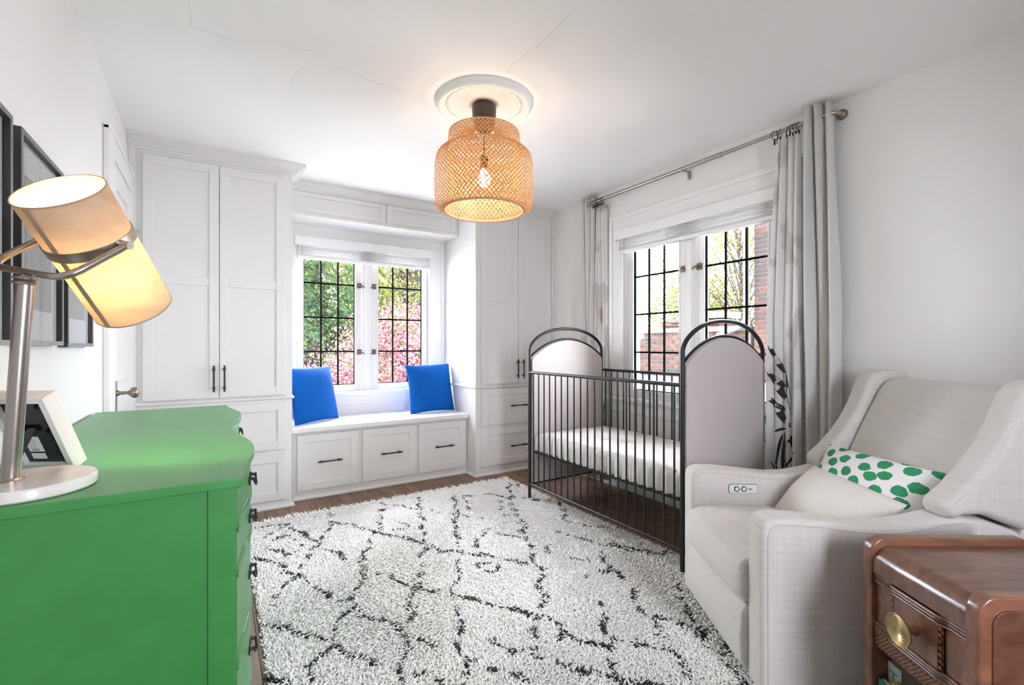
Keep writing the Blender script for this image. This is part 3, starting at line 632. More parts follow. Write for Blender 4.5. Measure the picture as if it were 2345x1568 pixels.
cushion_block(AC, 'seat_cushion', .107, .636, [(-.008,.285,-1,0,.012),(-.03,.32,-1,0,.015),(-.032,.38,-1,0,.012),(-.015,.43,-.7,.7,.01),(.03,.452,0,1,.012),(.15,.458,0,1,.016),(.35,.45,0,1,.012),(.62,.43,0,1,.004),(.66,.30,0,0,0)], 'linen', .012)
cushion_block(AC, 'footrest_panel', .107, .636, [(-.002,.045,-1,0,.004),(-.018,.08,-1,0,.006),(-.024,.16,-1,0,.008),(-.018,.25,-1,0,.006),(.0,.276,0,0,0),(.06,.278,0,0,0),(.06,.045,0,0,0)], 'linen', .008)
MB().box(*[k for k in ((.06-.45),(.85-.45),(.37-.63),(.37-.11),.012,.27)]).build('base_box', 'linen', AC, local=True)
cushion_block(AC, 'back_cushion', .098, .645, [(.60,.44,-1,0,.006),(.635,.52,-.9,.4,.014),(.70,.65,-.9,.4,.016),(.79,.84,-.9,.4,.014),(.865,.99,-.9,.4,.01),(.90,1.035,-.5,.8,.006),(.94,1.05,0,1,.006),(1.0,1.045,0,1,.004),(1.03,1.02,0,0,0),(.98,.9,0,0,0),(.82,.5,0,0,0),(.78,.40,0,0,0)], 'linen', .012)
wing = [(.585,.655),(.60,.632),(.625,.625),(.66,.64),(.72,.64),(.88,.58),(1.0,.95),(1.035,1.05),(1.02,1.075),(.97,1.085),(.90,1.082),(.865,1.07),(.835,1.035),(.815,.98),(.79,.92),(.755,.855),(.70,.78),(.645,.72),(.605,.685)]
for a0, a1, sgn in ((-.012, .098, -1), (.645, .755, 1)):
    MB().prism(wing, lambda s, z, t, q=sgn: A(t+q*.02*max(0, (z-.6)), s, z), a0, a1).build('wing', 'linen', AC, bevel=.03, seg=5, bang=55, local=True)
    e = a1 if sgn > 0 else a0
    MB().tube([A(e-sgn*.004+sgn*.02*max(0, z-.6), s+.02, z) for s, z in wing[13:]+wing[:1]], .0022, 6).build('welt', 'welt', AC, smooth=60, local=True)
MB().prism([(.83,.1),(.83,.55),(.995,.93),(1.04,1.03),(1.055,1.02),(1.0,.85),(.92,.5),(.905,.1)], lambda s, z, t: A(t, s, z), .0, .742).build('outer_back', 'linen', AC, bevel=.012, local=True)
M['cplate'] = mat('control_plate', (.74,.74,.73), .35, 0)
cp = MB().prism([(.172+.128*i/8*1.0, .508-.006*0) for i in range(0)]+[(.175,.510),(.30,.510),(.304,.53),(.30,.55),(.175,.55),(.171,.53)], lambda s, z, t: A(t, s, z), .1045, .1095).build('control_panel', 'cplate', AC, bevel=.0015, local=True)
MB().prism([(.1735,.5085),(.3015,.5085),(.3058,.53),(.3015,.5515),(.1735,.5515),(.1692,.53)], lambda s, z, t: A(t, s, z), .1045, .1062).build('plate_gap', 'lead', cp, local=True)  # dark plate drawn in for the gap round the control panel
for s in (.207, .24):
    MB().lathe([(0,.004),(.008,.004),(.0095,.002),(.0105,.002),(.0105,0)], 18, A(.1095, s, .53), Matrix.Rotation(R(90), 3, 'X')).build('button', 'cplate', cp, smooth=40, local=True)
    MB().lathe([(.0095,.0026),(.0125,.0026),(.0125,0),(.0095,0)], 18, A(.1095, s, .53), Matrix.Rotation(R(90), 3, 'X'), close=True).build('button_ring', 'lead', cp, local=True)
MB().box(.262-.45, .278-.45, .37-.1103, .37-.1093, .508, .5115).build('usb_port', 'lead', cp, local=True)
for s, a in ((.08,.08),(.08,.66),(.8,.08),(.8,.66)):
    MB().lathe([(.02,0.001),(.024,.03)], 12, A(a, s, .0)).build('foot', 'black', AC, local=True)

def pillow(name, w, h, t, m, label, cat, loc, rot, n=34, pinch=.07, group=None, wr=0.0, parent_mtx=None):
    vs, uvs, fs = [], [], []
    for side in (1, -1):
        for j in range(n+1):
            for i in range(n+1):
                u = -1+2*i/n; v = -1+2*j/n; u_ = math.sin(u*PI/2); v_ = math.sin(v*PI/2)
                x = w/2*u_*(1-pinch*(1-v_*v_)); y = h/2*v_*(1-pinch*(1-u_*u_))
                z = side*t/2*max(0, (1-abs(u_)**2.4)*(1-abs(v_)**2.4))**.55
                z += side*wr*math.sin(5*u_+3*v_)*math.sin(4*v_-2*u_)*(1-u_*u_)*(1-v_*v_)
                z += .012*math.sin(2.2*u_+1)*abs(v_)
                vs.append((x, y, z)); uvs.append((u_*w/2, v_*h/2))
    k = (n+1)**2
    for sidx in (0, 1):
        for j in range(n):
            for i in range(n):
                q = [sidx*k+j*(n+1)+i, sidx*k+j*(n+1)+i+1, sidx*k+(j+1)*(n+1)+i+1, sidx*k+(j+1)*(n+1)+i]
                fs.append(tuple(q if sidx == 0 else q[::-1]))
    me = bpy.data.meshes.new(name); me.from_pydata(vs, [], fs); ul = me.uv_layers.new(name='UVMap')
    ul.data.foreach_set('uv', [c for l in me.loops for c in uvs[l.vertex_index]])
    bm = bmesh.new(); bm.from_mesh(me); bmesh.ops.remove_doubles(bm, verts=bm.verts, dist=1e-5); bm.to_mesh(me); bm.free()
    me.polygons.foreach_set('use_smooth', [True]*len(me.polygons)); me.materials.append(m)
    o = bpy.data.objects.new(name, me); COL.objects.link(o)
    o.matrix_world = (parent_mtx or Matrix())@Matrix.Translation(loc)@Euler(rot).to_matrix().to_4x4(); WM[o.name] = o.matrix_world.copy()
    return tag(o, label, cat, group)
def spotted():
    m = bpy.data.materials.new('green_spots'); m.use_nodes = True; nt = m.node_tree; N = nt.nodes; L = nt.links; b = N['Principled BSDF']; b.inputs['Roughness'].default_value = .9
    uv = N.new('ShaderNodeUVMap'); mp = N.new('ShaderNodeMapping'); mp.inputs['Rotation'].default_value = (0, 0, R(-38)); mp.inputs['Scale'].default_value = (12.5, 17, 1); L.new(uv.outputs[0], mp.inputs[0])
    nz = N.new('ShaderNodeTexNoise'); nz.inputs['Scale'].default_value = 3.2; L.new(mp.outputs[0], nz.inputs['Vector'])
    mx = N.new('ShaderNodeVectorMath'); mx.operation = 'MULTIPLY_ADD'; mx.inputs[1].default_value = (.22,.22,0); L.new(nz.outputs['Color'], mx.inputs[0]); L.new(mp.outputs[0], mx.inputs[2])
    v = N.new('ShaderNodeTexVoronoi'); v.voronoi_dimensions = '2D'; v.inputs['Scale'].default_value = 1; v.inputs['Randomness'].default_value = .33; L.new(mx.outputs[0], v.inputs['Vector'])
    r = N.new('ShaderNodeValToRGB'); r.color_ramp.elements[0].position = .345; r.color_ramp.elements[1].position = .36
    r.color_ramp.elements[0].color = (.028,.27,.115,1); r.color_ramp.elements[1].color = (.80,.79,.80,1); L.new(v.outputs['Distance'], r.inputs[0])
    L.new(r.outputs[0], b.inputs['Base Color']); return m
def quilted():
    m = bpy.data.materials.new('blue_quilted'); m.use_nodes = True; nt = m.node_tree; N = nt.nodes; L = nt.links; b = N['Principled BSDF']
    b.inputs['Base Color'].default_value = (.001,.095,.40,1); b.inputs['Roughness'].default_value = .75; b.inputs['Specular IOR Level'].default_value = .15
    uv = N.new('ShaderNodeUVMap'); mp = N.new('ShaderNodeMapping'); mp.inputs['Rotation'].default_value = (0, 0, R(45)); mp.inputs['Scale'].default_value = (42, 42, 1); L.new(uv.outputs[0], mp.inputs[0])
    v = N.new('ShaderNodeTexVoronoi'); v.voronoi_dimensions = '2D'; v.inputs['Scale'].default_value = 1; v.inputs['Randomness'].default_value = 0; L.new(mp.outputs[0], v.inputs['Vector'])
    iv = N.new('ShaderNodeMath'); iv.operation = 'SUBTRACT'; iv.inputs[0].default_value = 1; L.new(v.outputs['Distance'], iv.inputs[1])
    bp = N.new('ShaderNodeBump'); bp.inputs['Strength'].default_value = .55; bp.inputs['Distance'].default_value = .006; L.new(iv.outputs[0], bp.inputs['Height']); L.new(bp.outputs[0], b.inputs['Normal'])
    return m
M['spot'] = spotted(); M['blue'] = quilted()
# in the armchair: local x of the pillow runs along the chair's width
acm = WM[AC.name]
def chair_pillow(name, w, h, t, m, label, a, s, z, tilt, yaw, roll, **k):
    # local: x -> towards the near arm (-local y of the chair), y -> up, z -> towards the front
    base = Matrix(((0,0,-1),(-1,0,0),(0,1,0)))
    rot = Matrix.Rotation(yaw, 3, 'Z')@base@Matrix.Rotation(-tilt, 3, 'X')@Matrix.Rotation(roll, 3, 'Z')
    o = pillow(name, w, h, t, m, label, 'cushion', (0,0,0), (0,0,0), **k)
    o.matrix_world = acm@Matrix.Translation(A(a, s, z))@rot.to_4x4(); WM[o.name] = o.matrix_world.copy(); return o
chair_pillow('throw_pillow', .53, .30, .13, M['spot'], 'white pillow with green painted spots leaning in the armchair', .37, .605, .612, R(27), R(8), R(0), wr=.006)
chair_pillow('throw_pillow', .50, .30, .15, M['linen2'], 'plain beige lumbar pillow in front of the spotted one', .355, .475, .528, R(42), R(6), R(-4), wr=.008)
pillow('throw_pillow', .47, .47, .15, M['blue'], 'blue quilted cushion propped at the right end of the window seat', 'cushion', (1.765, 4.235, .79), (R(76), 0, R(6)), pinch=.05, group='blue cushions on the window seat')
pillow('throw_pillow', .46, .47, .15, M['blue'], 'blue quilted cushion half hidden by the tall wardrobe', 'cushion', (.706, 4.215, .79), (R(77), 0, R(34)), pinch=.05, group='blue cushions on the window seat')
# ------------------------------------------------------------------ walnut side table
TW, TD = .362, .46
T1 = Vector((1.661, .626, 0))
ST = thing('side_table', T1+Wd*TW/2-Dd*TD/2, 'dark walnut side table with a brass disc knob next to the armchair', 'side table', -T)
Q = lambda a, s, z: (s-TD/2, TW/2-a, z)
def rounded(z1, r, n=8, s0=0.0, sb=TD, z0=0.0, rb=.012):
    return [(s0, z0)]+[(s0+r-r*math.cos(PI/2*i/n), z1-r+r*math.sin(PI/2*i/n)) for i in range(n+1)]+[(sb-rb, z1), (sb, z1-rb), (sb, z0)]
for a0, a1 in ((0, .036), (TW-.036, TW)):
    sd = MB().prism(rounded(.629, .042), lambda s, z, t: Q(t, s, z), a0, a1).build('side_panel', 'walnut', ST, bevel=.006, seg=3, bang=40, local=True)
    oa = a1+.004 if a0 else a0-.004; ob = a1-.004 if a0 else a0+.004
    MB().prism(rounded(.60, .036, s0=.028, sb=TD-.03, z0=.03), lambda s, z, t: Q(t, s, z), *sorted((oa, ob))).build('side_field', 'walnut', sd, bevel=.003, bang=40, local=True)
MB().prism([(.006,.53)]+[(.006+.05-.05*math.cos(PI/2*i/8), .558+.05*math.sin(PI/2*i/8)) for i in range(9)]+[(TD-.004,.608),(TD-.004,.59),(.03,.585),(.03,.53)], lambda s, z, t: Q(t, s, z), .034, TW-.034).build('top', 'walnut', ST, smooth=40, local=True)
dw = MB().box(*[k for k in (.018-TD/2, .40-TD/2, TW/2-(TW-.038), TW/2-.038, .385, .503)]).build('drawer', 'walnut', ST, local=True)
c0, c1 = TW/2-.068, TW/2+.068
def qbox(nm, m, par, a0, a1, s0, s1, z0, z1, bevel=0): return MB().box(s0-TD/2, s1-TD/2, TW/2-a1, TW/2-a0, z0, z1).build(nm, m, par, bevel=bevel, local=True)
qbox('centre_panel', 'walnut', dw, c0, c1, .006, .02, .387, .503, .001)
for a0, a1 in ((.042, c0-.014), (c1+.014, TW-.042)): qbox('drawer_panel', 'walnut', dw, a0, a1, .0145, .02, .39, .50, .001)
for e in (c0-.012, c1):
    ss = qbox('reeded_strip', 'walnutd', dw, e, e+.012, .011, .02, .387, .503)
    b = MB()
    for i in range(7): z = .392+i*.0162; b.box(.006-TD/2, .012-TD/2, TW/2-e-.0105, TW/2-e-.0015, z, z+.009)
    b.build('reeds', 'walnut', dw, bevel=.001, local=True)
def mould(z, nm):
    # triple bead that steps forward over the centre panel
    for dz_, rr, mm in ((.0085,.0048,'walnut'),(.0,.006,'walnutd'),(-.0085,.0048,'walnut')):
        pts = []
        for i in range(41):
            a = .036+(TW-.072)*i/40; k = max(0, min(1, (a-(c0-.022))/.018))*max(0, min(1, ((c1+.022)-a)/.018)); k = k*k*(3-2*k)
            pts.append(Q(a, .014-.010*k, z+dz_+.0*k))
        MB().tube(pts, rr, 8).build(nm, mm, ST, smooth=60, local=True)
mould(.514, 'upper_moulding'); mould(.3745, 'lower_moulding')
ap = qbox('apron', 'walnutd', ST, .036, TW-.036, .013, .026, .314, .364)
nn, mm_ = 46, 7; cw_ = (TW-.072)/nn; chh = .042/mm_
b = MB()
for i in range(nn):
    for j in range(mm_):
        if (i+j) % 2 == 0:
            a = .036+i*cw_; z = .319+j*chh; b.box(.0118-TD/2, .0135-TD/2, TW/2-a-cw_, TW/2-a, z, z+chh)
stuff(b.build('checker_inlay', 'walnutl', ap, local=True))
b = MB()
for i in range(60):
    a = .04+(TW-.08)*i/59; b.lathe([(0,.0022),(.0017,.0012),(.0022,0),(.0017,-.0012),(0,-.0022)], 6, Q(a, .0135, .3145))
stuff(b.build('bead_row', 'walnutl', ap, smooth=50, local=True))
qbox('shelf', 'walnutd', ST, .034, TW-.034, .02, TD-.02, .055, .075); qbox('back_panel', 'walnutd', ST, .034, TW-.034, TD-.025, TD-.012, .02, .60)
kb = MB().lathe([(0,.040),(.004,.0405),(.006,.0385),(.010,.0395),(.012,.0375),(.016,.0395),(.018,.0375),(.022,.040),(.024,.038),(.028,.041),(.030,.0392),(.034,.043),(.036,.0415),(.0395,.045),(.041,.0445),(.040,.040),(.025,.030),(.012,.026),(.010,.012),(.014,.004),(.014,0)], 40, Q(TW/2, .006, .445), Matrix.Rotation(R(-90), 3, 'Y')).build('knob', 'brass', dw, smooth=35, local=True)
# books on the shelf of the side table
M['b_grey'] = mat('grey_cover', (.42,.42,.43), .6); M['b_teal'] = mat('teal_cover', (.02,.17,.155), .5); M['b_yel'] = mat('mustard_cover', (.50,.43,.13), .6); M['pages'] = mat('pages', (.62,.57,.50), .9); M['b_ltr'] = mat('teal_letters', (.02,.20,.17), .6)
stm = WM[ST.name]
def book(a, s0, w, h, th, m, label, lett=None):
    o = thing('book', stm@Vector(Q(a+th/2, s0+w/2, .0752)), label, 'book', -T, 'books inside the side table')
    MB().box(-w/2, w/2, -th/2, -th/2+.003, 0, h).box(-w/2, w/2, th/2-.003, th/2, 0, h).box(-w/2, -w/2+.003, -th/2, th/2, 0, h).build('cover', m, o, local=True)
    MB().box(-w/2+.003, w/2-.006, -th/2+.003, th/2-.003, .004, h-.004).build('pages', 'pages', o, local=True)
    if lett:
        cu = bpy.data.curves.new('cover_letters', 'FONT'); cu.body = lett; cu.size = .05; cu.extrude = .0004; t = bpy.data.objects.new('cover_letters', cu); COL.objects.link(t)
        me = bpy.data.meshes.new_from_object(t); bpy.data.objects.remove(t); t = bpy.data.objects.new('cover_letters', me); COL.objects.link(t); me.materials.append(M['b_ltr'])
        t.parent = o; t.location = (-w/2-.0006, th/2-.006, h-.055); t.rotation_euler = (R(90), 0, R(-90)); WM[t.name] = WM[o.name].copy()
    return o
book(.041, .045, .20, .197, .05, 'b_grey', 'light grey picture book standing tallest and deepest in the side table', 'Tr')
book(.040, .017, .024, .146, .046, 'b_teal', 'dark teal book standing in front of the light grey picture book')
book(.090, .017, .024, .168, .06, 'b_yel', 'mustard yellow book standing beside the dark teal one')

# ------------------------------------------------------------------ green dresser
DY0, DY1, DX, DH = 1.227, 2.77, -.447, .90; dyc = (DY0+DY1)/2
DR = thing('dresser', (-.2, dyc, 0), 'green painted serpentine-front dresser along the left wall', 'dresser')
xf = lambda y, o=0: .054+.047*math.sin(PI*(y-DY0)/((DY1-DY0)/2))**2+o
ys = [DY0+(DY1-DY0)*i/80 for i in range(81)]
def slab_between(o, y0, y1, z0, z1, xb):
    yy = [y for y in ys if y0 < y < y1]; yy = [y0]+yy+[y1]
    return MB().prism([(xf(y, o), y) for y in yy]+[(xb, y1), (xb, y0)], lambda a, b, t: (a, b, t), z0, z1)
slab_between(0, DY0, DY1, .879, DH, DX).build('top', 'green', DR, bevel=.002, seg=2, bang=50)
g = .014
slab_between(-.016, DY0+g+.0205, DY1-g-.0205, .14, .8785, DX+.4).build('front_carcass', 'green', DR)
for y0, y1, s in ((DY0+g, DY0+g+.02, -1), (DY1-g-.02, DY1-g, 1)):
    MB().box(DX+.004, .04, y0, y1, .1, .8785).build('side_panel', 'green', DR)
    yo = y0-.006 if s < 0 else y1; yi = yo+.006
    MB().box(-.012, .041, yo, yi, .0, .8785).build('corner_stile', 'green', DR, bevel=.0015)
    MB().box(DX+.004, DX+.055, yo, yi, .0, .8785).build('corner_stile', 'green', DR, bevel=.0015)
    MB().box(DX+.055, -.012, yo, yi, .08, .15).build('side_rail', 'green', DR, bevel=.0015)
MB().box(DX+.003, DX+.02, DY0+g, DY1-g, .1, .8785).build('back_panel', 'green', DR)
for x in (.0, DX+.04):
    for y in (DY0+.045, DY1-.045): MB().box(x-.02, x+.03, y-.025, y+.025, .0005, .14).build('leg', 'green', DR, bevel=.003)
def tubecurve(o, z, r): return MB().tube([(xf(y, o), y, z) for y in ys if DY0+g+.012 < y < DY1-g-.012], r, 6)
for z0, z1, zh in ((.776,.872,.822),(.671,.769,.716),(.455,.664,.558),(.238,.448,.345)):
    d = slab_between(-.010, DY0+g+.012, DY1-g-.012, z0, z1, 0.0).build('drawer', 'green', DR, bevel=.0015, bang=50)
    tubecurve(-.010, z1-.003, .0042).build('drawer_bead', 'green', d, smooth=60); tubecurve(-.010, z0+.003, .0042).build('drawer_bead', 'green', d, smooth=60)
    for y in (DY0+.30, DY1-.36):
        x = xf(y, -.010); slope = (xf(y+.01)-xf(y-.01))/.02
        hnd = MB()
        hnd.prism([(-.045,.0),(-.032,.014),(-.015,.011),(0,.02),(.015,.011),(.032,.014),(.045,0),(.032,-.016),(.015,-.010),(0,-.022),(-.015,-.010),(-.032,-.016)], lambda a, b, t: (x+slope*a*.85+t, y+a*.85, zh+b*.85), -.001, .0028)
        for s in (-1, 1): hnd.lathe([(.0055,0),(.0045,.006),(.0038,.009),(.0052,.012),(0,.015)], 10, (x+slope*s*.026+.002, y+s*.026, zh+.004), Matrix.Rotation(R(90), 3, 'Y'))
        hnd.tube([(x+slope*a+.012+.005*math.sin(PI*(a+.031)/.062), y+a*.85, zh+.004-.023*math.sin(PI*(a+.031)/.062)**.7) for a in [-.031+.062*i/14 for i in range(15)]], .0027, 8)
        hnd.build('bail_pull', 'black', d, smooth=40)

# ------------------------------------------------------------------ table lamp
lb = Vector((-.330, 1.357, DH))
LP = thing('table_lamp', lb+Vector((0,0,.0005)), 'brushed nickel table lamp with tilted drum shade and marble base', 'lamp')
MB().lathe([(.110,.0008),(.113,.004),(.113,.021),(.110,.025),(0,.0252)], 56, lb).build('marble_base', 'marble', LP, smooth=40)
pb, pt = Vector((-.350, 1.350, DH+.025)), Vector((-.322, 1.325, 1.337))
ax = (pt-pb).normalized(); qm = ax.to_track_quat('Z', 'Y').to_matrix(); ln = (pt-pb).length
MB().lathe([(.0,0),(.0205,0),(.0205,.004),(.017,.006),(.0148,.008),(.0148,ln-.014),(.0185,ln-.013),(.0195,ln-.009),(.0165,ln-.007),(.014,ln-.004),(.0195,ln-.002),(.0185,ln+.001),(.010,ln+.003),(0,ln+.003)], 28, pb, qm).build('pole', 'nickel', LP, smooth=35)
sb, stp = Vector((-.1687, 1.4828, 1.2965)), Vector((-.2686, 1.3094, 1.5176))
sa = (stp-sb).normalized(); sm = sa.to_track_quat('Z', 'Y').to_matrix(); sl = (stp-sb).length; sr = .0805
sc = sb+sa*sl*.63
MB().lathe([(sr, 0), (sr, sl)], 56, sb, sm).build('shade', 'shade', LP, smooth=60, solid=.0012)
LP.children[-1].data.polygons  # open cylinder: drop the caps
me = LP.children[-1].data; bm = bmesh.new(); bm.from_mesh(me); bmesh.ops.delete(bm, geom=[f for f in bm.faces if len(f.verts) > 8], context='FACES'); bm.to_mesh(me); bm.free()
for k, nm in ((.0, 'shade_trim'), (sl, 'shade_trim')):
    MB().tube([sb+sa*k+sm@Vector((sr*math.cos(2*PI*i/48), sr*math.sin(2*PI*i/48), 0)) for i in range(48)], .0018, 6, closed=True).build(nm, 'shadeedge', LP, smooth=60)
# lapped seam of the shade, on the side towards the wall
vc = Vector((0, 0, 1.2))-sc; vc = (vc-sa*vc.dot(sa)).normalized(); lf = sa.cross(vc).normalized(); lf = lf if lf.x < 0 else -lf
sd_ = sm.transposed()@(vc*math.cos(R(52))+lf*math.sin(R(52))); ang = math.atan2(sd_.y, sd_.x)
MB().grid(lambda u, v: sb+sm@Vector(((sr+.0012)*math.cos(ang+.17*(u-.5)), (sr+.0012)*math.sin(ang+.17*(u-.5)), sl*v)), 6, 2).build('shade_seam', 'shadeedge', LP, smooth=60, recalc=False)
MB().lathe([(sr+.001,-.011),(sr+.0035,-.011),(sr+.0035,.011),(sr+.001,.011)], 56, sc, sm, close=True).build('shade_band', 'nickel', LP, smooth=35)
hz = sa.cross(Vector((0,0,1))).normalized(); hz = hz if hz.x > 0 else -hz
hz = (hz*math.cos(R(26))+vc*math.sin(R(26))).normalized()
yk = pt+Vector((0,0,.012)); pL, pR = sc-hz*(sr+.016), sc+hz*(sr+.016)
def arc3(a, b, c, n=6): return [a*(1-t)**2+b*2*t*(1-t)+c*t*t for t in [i/n for i in range(n+1)]]
eL, eR = yk-hz*(sr+.016), yk+hz*(sr+.016)
path = [pL]+arc3(eL.lerp(pL, .35), eL, eL.lerp(yk, .4))+[yk]+arc3(eR.lerp(yk, .4), eR, eR.lerp(pR, .35))+[pR]
MB().tube(path, .0072, 12).build('yoke', 'nickel', LP, smooth=60)
for p, s in ((pL, -1), (pR, 1)):
    MB().tube([p+hz*s*.008, p-hz*s*.014], .0085, 12).build('pivot_knob', 'nickel', LP, smooth=50)
MB().tube([sc-hz*sr, sc+hz*sr], .003, 6).build('socket_bar', 'nickel', LP)
MB().tube([sc+sa*.03, sc-sa*.03], .015, 12).build('socket', 'cord', LP, smooth=50)
bc = sc-sa*.07
MB().lathe([(0,-.032),(.016,-.028),(.027,-.014),(.030,0),(.026,.016),(.015,.03),(.012,.042)], 12, bc, sm).build('bulb', 'bulb2', LP, smooth=60)

# ------------------------------------------------------------------ photo frame seen from behind
nb = Vector((-.5, -.866, 0)); du = Vector((.866, -.5, 0)); br0 = Vector((-.284, 1.536, DH+.0005)); fw, fh, lean = .125, .20, .085
upv = (nb*lean+Vector((0,0,math.sqrt(fh*fh-lean*lean)))).normalized(); nrm = du.cross(upv); nrm = nrm if nrm.dot(nb) > 0 else -nrm
PF = thing('photo_frame', (br0+(-du*fw/2)), 'white photo frame standing on the dresser, seen from its black back', 'photo frame')
Fp = lambda a, b, t: br0-du*(fw-a)+upv*b+nrm*t
def fbox(nm, m, a0, a1, b0, b1, t0, t1, par=PF, bevel=0): return MB().add([Fp(a, b_, t) for t in (t0, t1) for a, b_ in ((a0,b0),(a1,b0),(a1,b1),(a0,b1))], [(0,3,2,1),(4,5,6,7),(0,1,5,4),(1,2,6,5),(2,3,7,6),(3,0,4,7)]).build(nm, m, par, bevel=bevel)
for a0, a1, b0, b1 in ((0,.014,0,fh),(fw-.014,fw,0,fh),(.014,fw-.014,0,.014),(.014,fw-.014,fh-.014,fh)): fbox('frame_side', 'trim', a0, a1, b0, b1, -.034, .004, bevel=.001)
bk = fbox('back_board', 'frameblk', .013, fw-.013, .013, fh-.013, -.012, -.008)
fbox('glass_front', 'paper', .013, fw-.013, .013, fh-.013, -.03, -.028)
fbox('maker_label', 'paper', .028, .062, .045, .088, -.0079, -.0074, bk); fbox('size_label', 'paper', .028, .06, .024, .04, -.0079, -.0074, bk)
M['grytxt'] = mat('grey_text', (.35,.35,.35), .8)
for i in range(7): fbox('label_print', 'grytxt', .032, .032+.024*(.6+.4*((i*37) % 5)/5), .082-i*.0048, .0832-i*.0048, -.0074, -.0072, bk)
for i in range(9): fbox('label_print', 'grytxt', .036+i*.0018, .037+i*.0018+(.0004 if i % 3 else 0), .047, .0525, -.0074, -.0072, bk)
for a, b_ in ((.038,.172),(.04,.106),(.098,.105),(.098,.172)):
    MB().tube([Fp(a+.008*math.cos(k), b_+.006*math.sin(k), -.006) for k in [2*PI*i/12 for i in range(9)]], .0016, 6).build('turn_clip', 'lead', PF)
hp = Fp(.062, .115, -.007); ft = br0-du*.07+nb*.105; ft.z = DH+.001
fbox('leg_hinge', 'lead', .045, .08, .108, .122, -.008, -.005)
sv = (ft-hp); w_ = du*.013; lg = [hp-w_*.7, hp+w_*.7, ft+w_*1.4, ft-w_*1.4]; th_ = nrm*.003
MB().add([p for p in lg]+[p+th_ for p in lg], [(0,1,2,3),(7,6,5,4),(0,4,5,1),(1,5,6,2),(2,6,7,3),(3,7,4,0)]).build('easel_leg', 'frameblk', PF)

# ------------------------------------------------------------------ pictures on the left wall
M['picglass'] = M['glass']
def picture(y0, y1, z0, z1, label, shape):
    o = thing('framed_picture', (XL, (y0+y1)/2, z0), label, 'picture', group='framed prints on the left wall'); d = .028
    for a, b_, c, e in ((y0,y0+.014,z0,z1),(y1-.014,y1,z0,z1),(y0+.014,y1-.014,z0,z0+.014),(y0+.014,y1-.014,z1-.014,z1)):
        s_ = MB().box(XL+.0005, XL+d-.002, a, b_, c, e).build('frame_side', 'frameblk', o)
        MB().box(XL+d-.002, XL+d, a, b_, c, e).build('frame_face', 'framegrey', s_)
    MB().box(XL+.004, XL+.012, y0+.014, y1-.014, z0+.014, z1-.014).build('mat_board', 'mat', o)
    iy, iz = (y1-y0)*.17, (z1-z0)*.18
    pr = MB().box(XL+.012, XL+.0126, y0+iy, y1-iy, z0+iz, z1-iz).build('print', 'print', o)
    if shape:
        c = ((y0+y1)/2+.03, z0+iz+.11); p = [(0,.075),(.018,.035),(.05,.0),(.03,-.012),(.028,-.02),(.005,-.012),(-.002,.02)]
        MB().add([(XL+.0129, c[0]+a, c[1]+b_) for a, b_ in p], [tuple(range(len(p)))]).build('white_sail', 'paper', pr)
    MB().add([(XL+.016, y0+.014, z0+.014), (XL+.016, y1-.014, z0+.014), (XL+.016, y1-.014, z1-.014), (XL+.016, y0+.014, z1-.014)], [(0,1,2,3)]).build('glazing', 'picglass', o, recalc=False)
picture(1.30, 1.705, 1.20, 1.79, 'black framed grey print cut by the left edge of the photo', 0)
picture(1.77, 2.185, 1.20, 1.79, 'black framed grey print hanging behind the lamp pole, middle of three', 0)
picture(2.245, 2.655, 1.195, 1.785, 'black framed grey print with a white sail, nearest the closet door', 1)

# ------------------------------------------------------------------ ceiling medallion and woven pendant
LC2 = Vector((1.262, 2.268, 0)); zc = CZ
MD = thing('ceiling_medallion', (LC2.x, LC2.y, CZ), 'round white plaster medallion on the ceiling around the lamp', 'medallion')
MB().lathe([(0,zc-.012),(.085,zc-.012),(.09,zc-.016),(.10,zc-.016),(.104,zc-.011),(.19,zc-.012),(.194,zc-.016),(.2,zc-.018),(.204,zc-.014),(.212,zc-.014),(.216,zc-.022),(.226,zc-.028),(.232,zc-.027),(.236,zc-.034),(.248,zc-.037),(.258,zc-.030),(.264,zc-.016),(.265,zc-.0005)], 72, LC2).build('disc', 'trim', MD, smooth=40)
b = MB()
for i in range(96):
    a = 2*PI*i/96; b.lathe([(0,.005),(.004,.0035),(.0052,0),(.004,-.0035),(0,-.005)], 6, (LC2.x+.208*math.cos(a), LC2.y+.208*math.sin(a), zc-.0165))
stuff(b.build('bead_ring', 'trim', MD, smooth=60))
b = MB()
for i in range(90):
    a = 2*PI*i/90; b.tube([(LC2.x+r*math.cos(a), LC2.y+r*math.sin(a), zc-.0115) for r in (.108, .186)], [.0011, .0026], 4)
stuff(b.build('flutes', 'trim', MD, smooth=60))
PD = thing('pendant_lamp', (LC2.x, LC2.y, CZ-.012), 'two-tier woven bamboo pendant lamp hanging from the ceiling', 'pendant lamp')
zr = CZ-.0125
MB().lathe([(.058,zr),(.066,zr-.01),(.067,zr-.04),(.063,zr-.085),(.054,zr-.125),(.045,zr-.14),(0,zr-.142)], 36, LC2).build('canopy_cup', 'lampblack', PD, smooth=45)
MB().tube([(LC2.x,LC2.y,zr-.14),(LC2.x,LC2.y,2.235)], .005, 8).build('cord', 'lead', PD, smooth=60)
MB().lathe([(0,2.25),(.018,2.248),(.021,2.24),(.021,2.185),(.015,2.178)], 18, LC2).build('socket', 'lead', PD, smooth=50)
MB().lathe([(.012,2.18),(.018,2.165),(.03,2.145),(.036,2.12),(.033,2.10),(.02,2.083),(0,2.078)], 14, LC2).build('bulb', 'bulb', PD, smooth=60)
